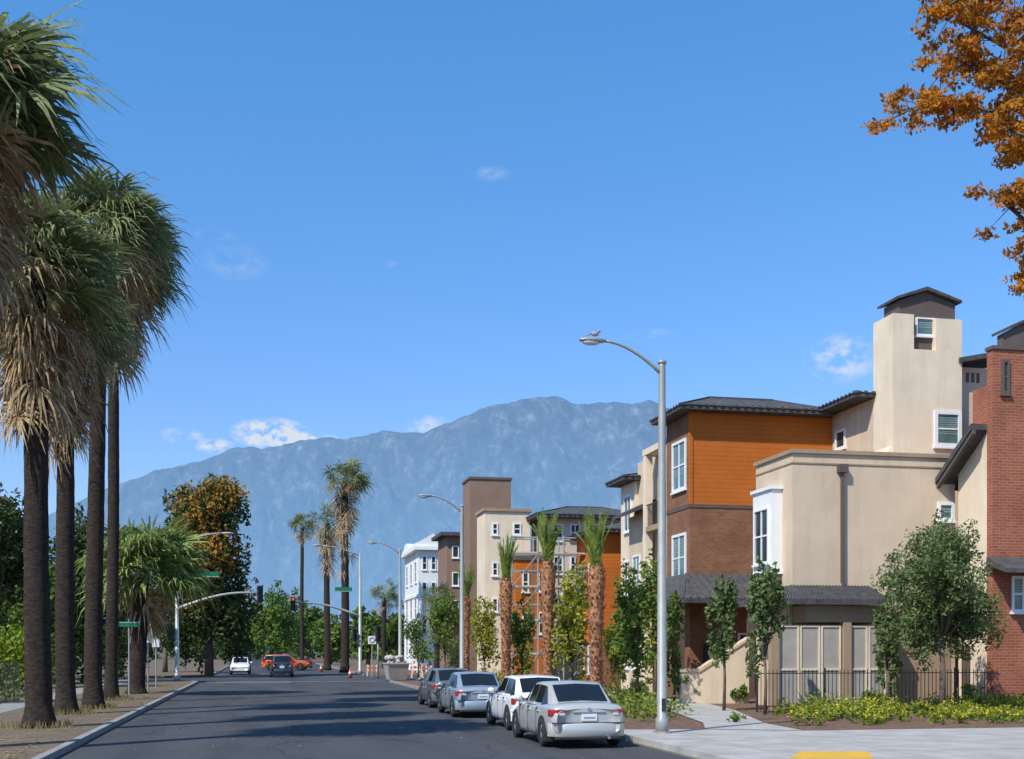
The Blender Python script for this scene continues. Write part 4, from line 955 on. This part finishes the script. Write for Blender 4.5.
# ---------------------------------------------------------------- world, sun, camera
AZ=math.radians(232); EL=math.radians(48)
w=bpy.data.worlds.new('World'); bpy.context.scene.world=w; w.use_nodes=True; n=w.node_tree; bg=n.nodes['Background']
sk=n.nodes.new('ShaderNodeTexSky'); sk.sky_type='NISHITA'; sk.sun_disc=False; sk.sun_elevation=EL; sk.sun_rotation=AZ; sk.air_density=1.0; sk.dust_density=.3; sk.ozone_density=2.5
tc=n.nodes.new('ShaderNodeTexCoord'); sp=n.nodes.new('ShaderNodeSeparateXYZ'); n.links.new(tc.outputs['Generated'],sp.inputs[0])
def mt(op,a,b=None,c=None):
    m=n.nodes.new('ShaderNodeMath'); m.operation=op
    for i,x in enumerate((a,b,c)):
        if x is None: continue
        if isinstance(x,(int,float)): m.inputs[i].default_value=x
        else: n.links.new(x,m.inputs[i])
    return m.outputs[0]
az=mt('ARCTAN2',sp.outputs[0],sp.outputs[1]); el=mt('ARCSINE',sp.outputs[2])
tr_=ramp(n,mt('MULTIPLY',el,2.0),[(0,(.34,.33,.50)),(.35,(.30,.39,.53)),(1,(.25,.51,.66))])
gain=n.nodes.new('ShaderNodeVectorMath'); gain.operation='SCALE'; gain.inputs['Scale'].default_value=2.25; n.links.new(tr_,gain.inputs[0])
tint=n.nodes.new('ShaderNodeVectorMath'); tint.operation='MULTIPLY'; n.links.new(sk.outputs[0],tint.inputs[0]); n.links.new(gain.outputs[0],tint.inputs[1])
tot=None
for (px,py,hw,hh,k) in ((272,434,42,17,2.4),(305,440,42,8,1.8),(842,358,40,24,.9),(182,436,22,9,1.1),(216,446,22,8,1.5),(428,426,28,12,.8),(236,262,36,18,.2),(492,174,22,8,.28),(214,235,24,6,.2),(8,402,22,16,.6),(655,333,26,5,.2),(390,264,12,4,.2)):
    u=(px-512)/F; a=A+math.atan(u); e=math.atan((HZ-py)/F/math.sqrt(1+u*u))
    d1=mt('MULTIPLY',mt('SUBTRACT',az,a),F/hw); d2=mt('MULTIPLY',mt('SUBTRACT',el,e),F/hh)
    q=mt('SUBTRACT',1.0,mt('ADD',mt('MULTIPLY',d1,d1),mt('MULTIPLY',d2,d2))); q=mt('MULTIPLY',mt('MAXIMUM',q,0.0),k)
    tot=q if tot is None else mt('ADD',tot,q)
mp=n.nodes.new('ShaderNodeMapping'); mp.inputs['Scale'].default_value=(1,1,1.7); n.links.new(tc.outputs['Generated'],mp.inputs[0])
tx=n.nodes.new('ShaderNodeTexNoise'); tx.inputs['Scale'].default_value=58; tx.inputs['Detail'].default_value=9; tx.inputs['Roughness'].default_value=.68; n.links.new(mp.outputs[0],tx.inputs[0])
nf=mt('MULTIPLY',mt('SUBTRACT',tx.outputs['Fac'],.42),5); nf.node.use_clamp=True
cl=mt('MULTIPLY',tot,nf); cl.node.use_clamp=True
mx=n.nodes.new('ShaderNodeMix'); mx.data_type='RGBA'; n.links.new(cl,mx.inputs[0]); n.links.new(tint.outputs[0],mx.inputs[6]); mx.inputs[7].default_value=(4.6,5.1,5.8,1)
n.links.new(mx.outputs[2],bg.inputs[0]); bg.inputs[1].default_value=.15
s=bpy.data.lights.new('sun','SUN'); s.energy=5.0; s.angle=math.radians(.5); s.color=(1,.95,.86); so=bpy.data.objects.new('sun',s); C.objects.link(so)
dv=Vector((math.sin(AZ)*math.cos(EL),math.cos(AZ)*math.cos(EL),math.sin(EL))); so.rotation_euler=dv.to_track_quat('Z','Y').to_euler()
cd=bpy.data.cameras.new('camera'); co=bpy.data.objects.new('camera',cd); C.objects.link(co); co.location=(0,0,H); co.rotation_euler=(PI/2,0,-A)
cd.sensor_width=36; cd.lens=36*F/1024; cd.shift_y=(HZ-379.5)/1024; cd.clip_end=30000; cd.clip_start=.1
sc=bpy.context.scene; sc.camera=co
sc.view_settings.view_transform='Standard'; sc.view_settings.look='None'; sc.view_settings.exposure=0
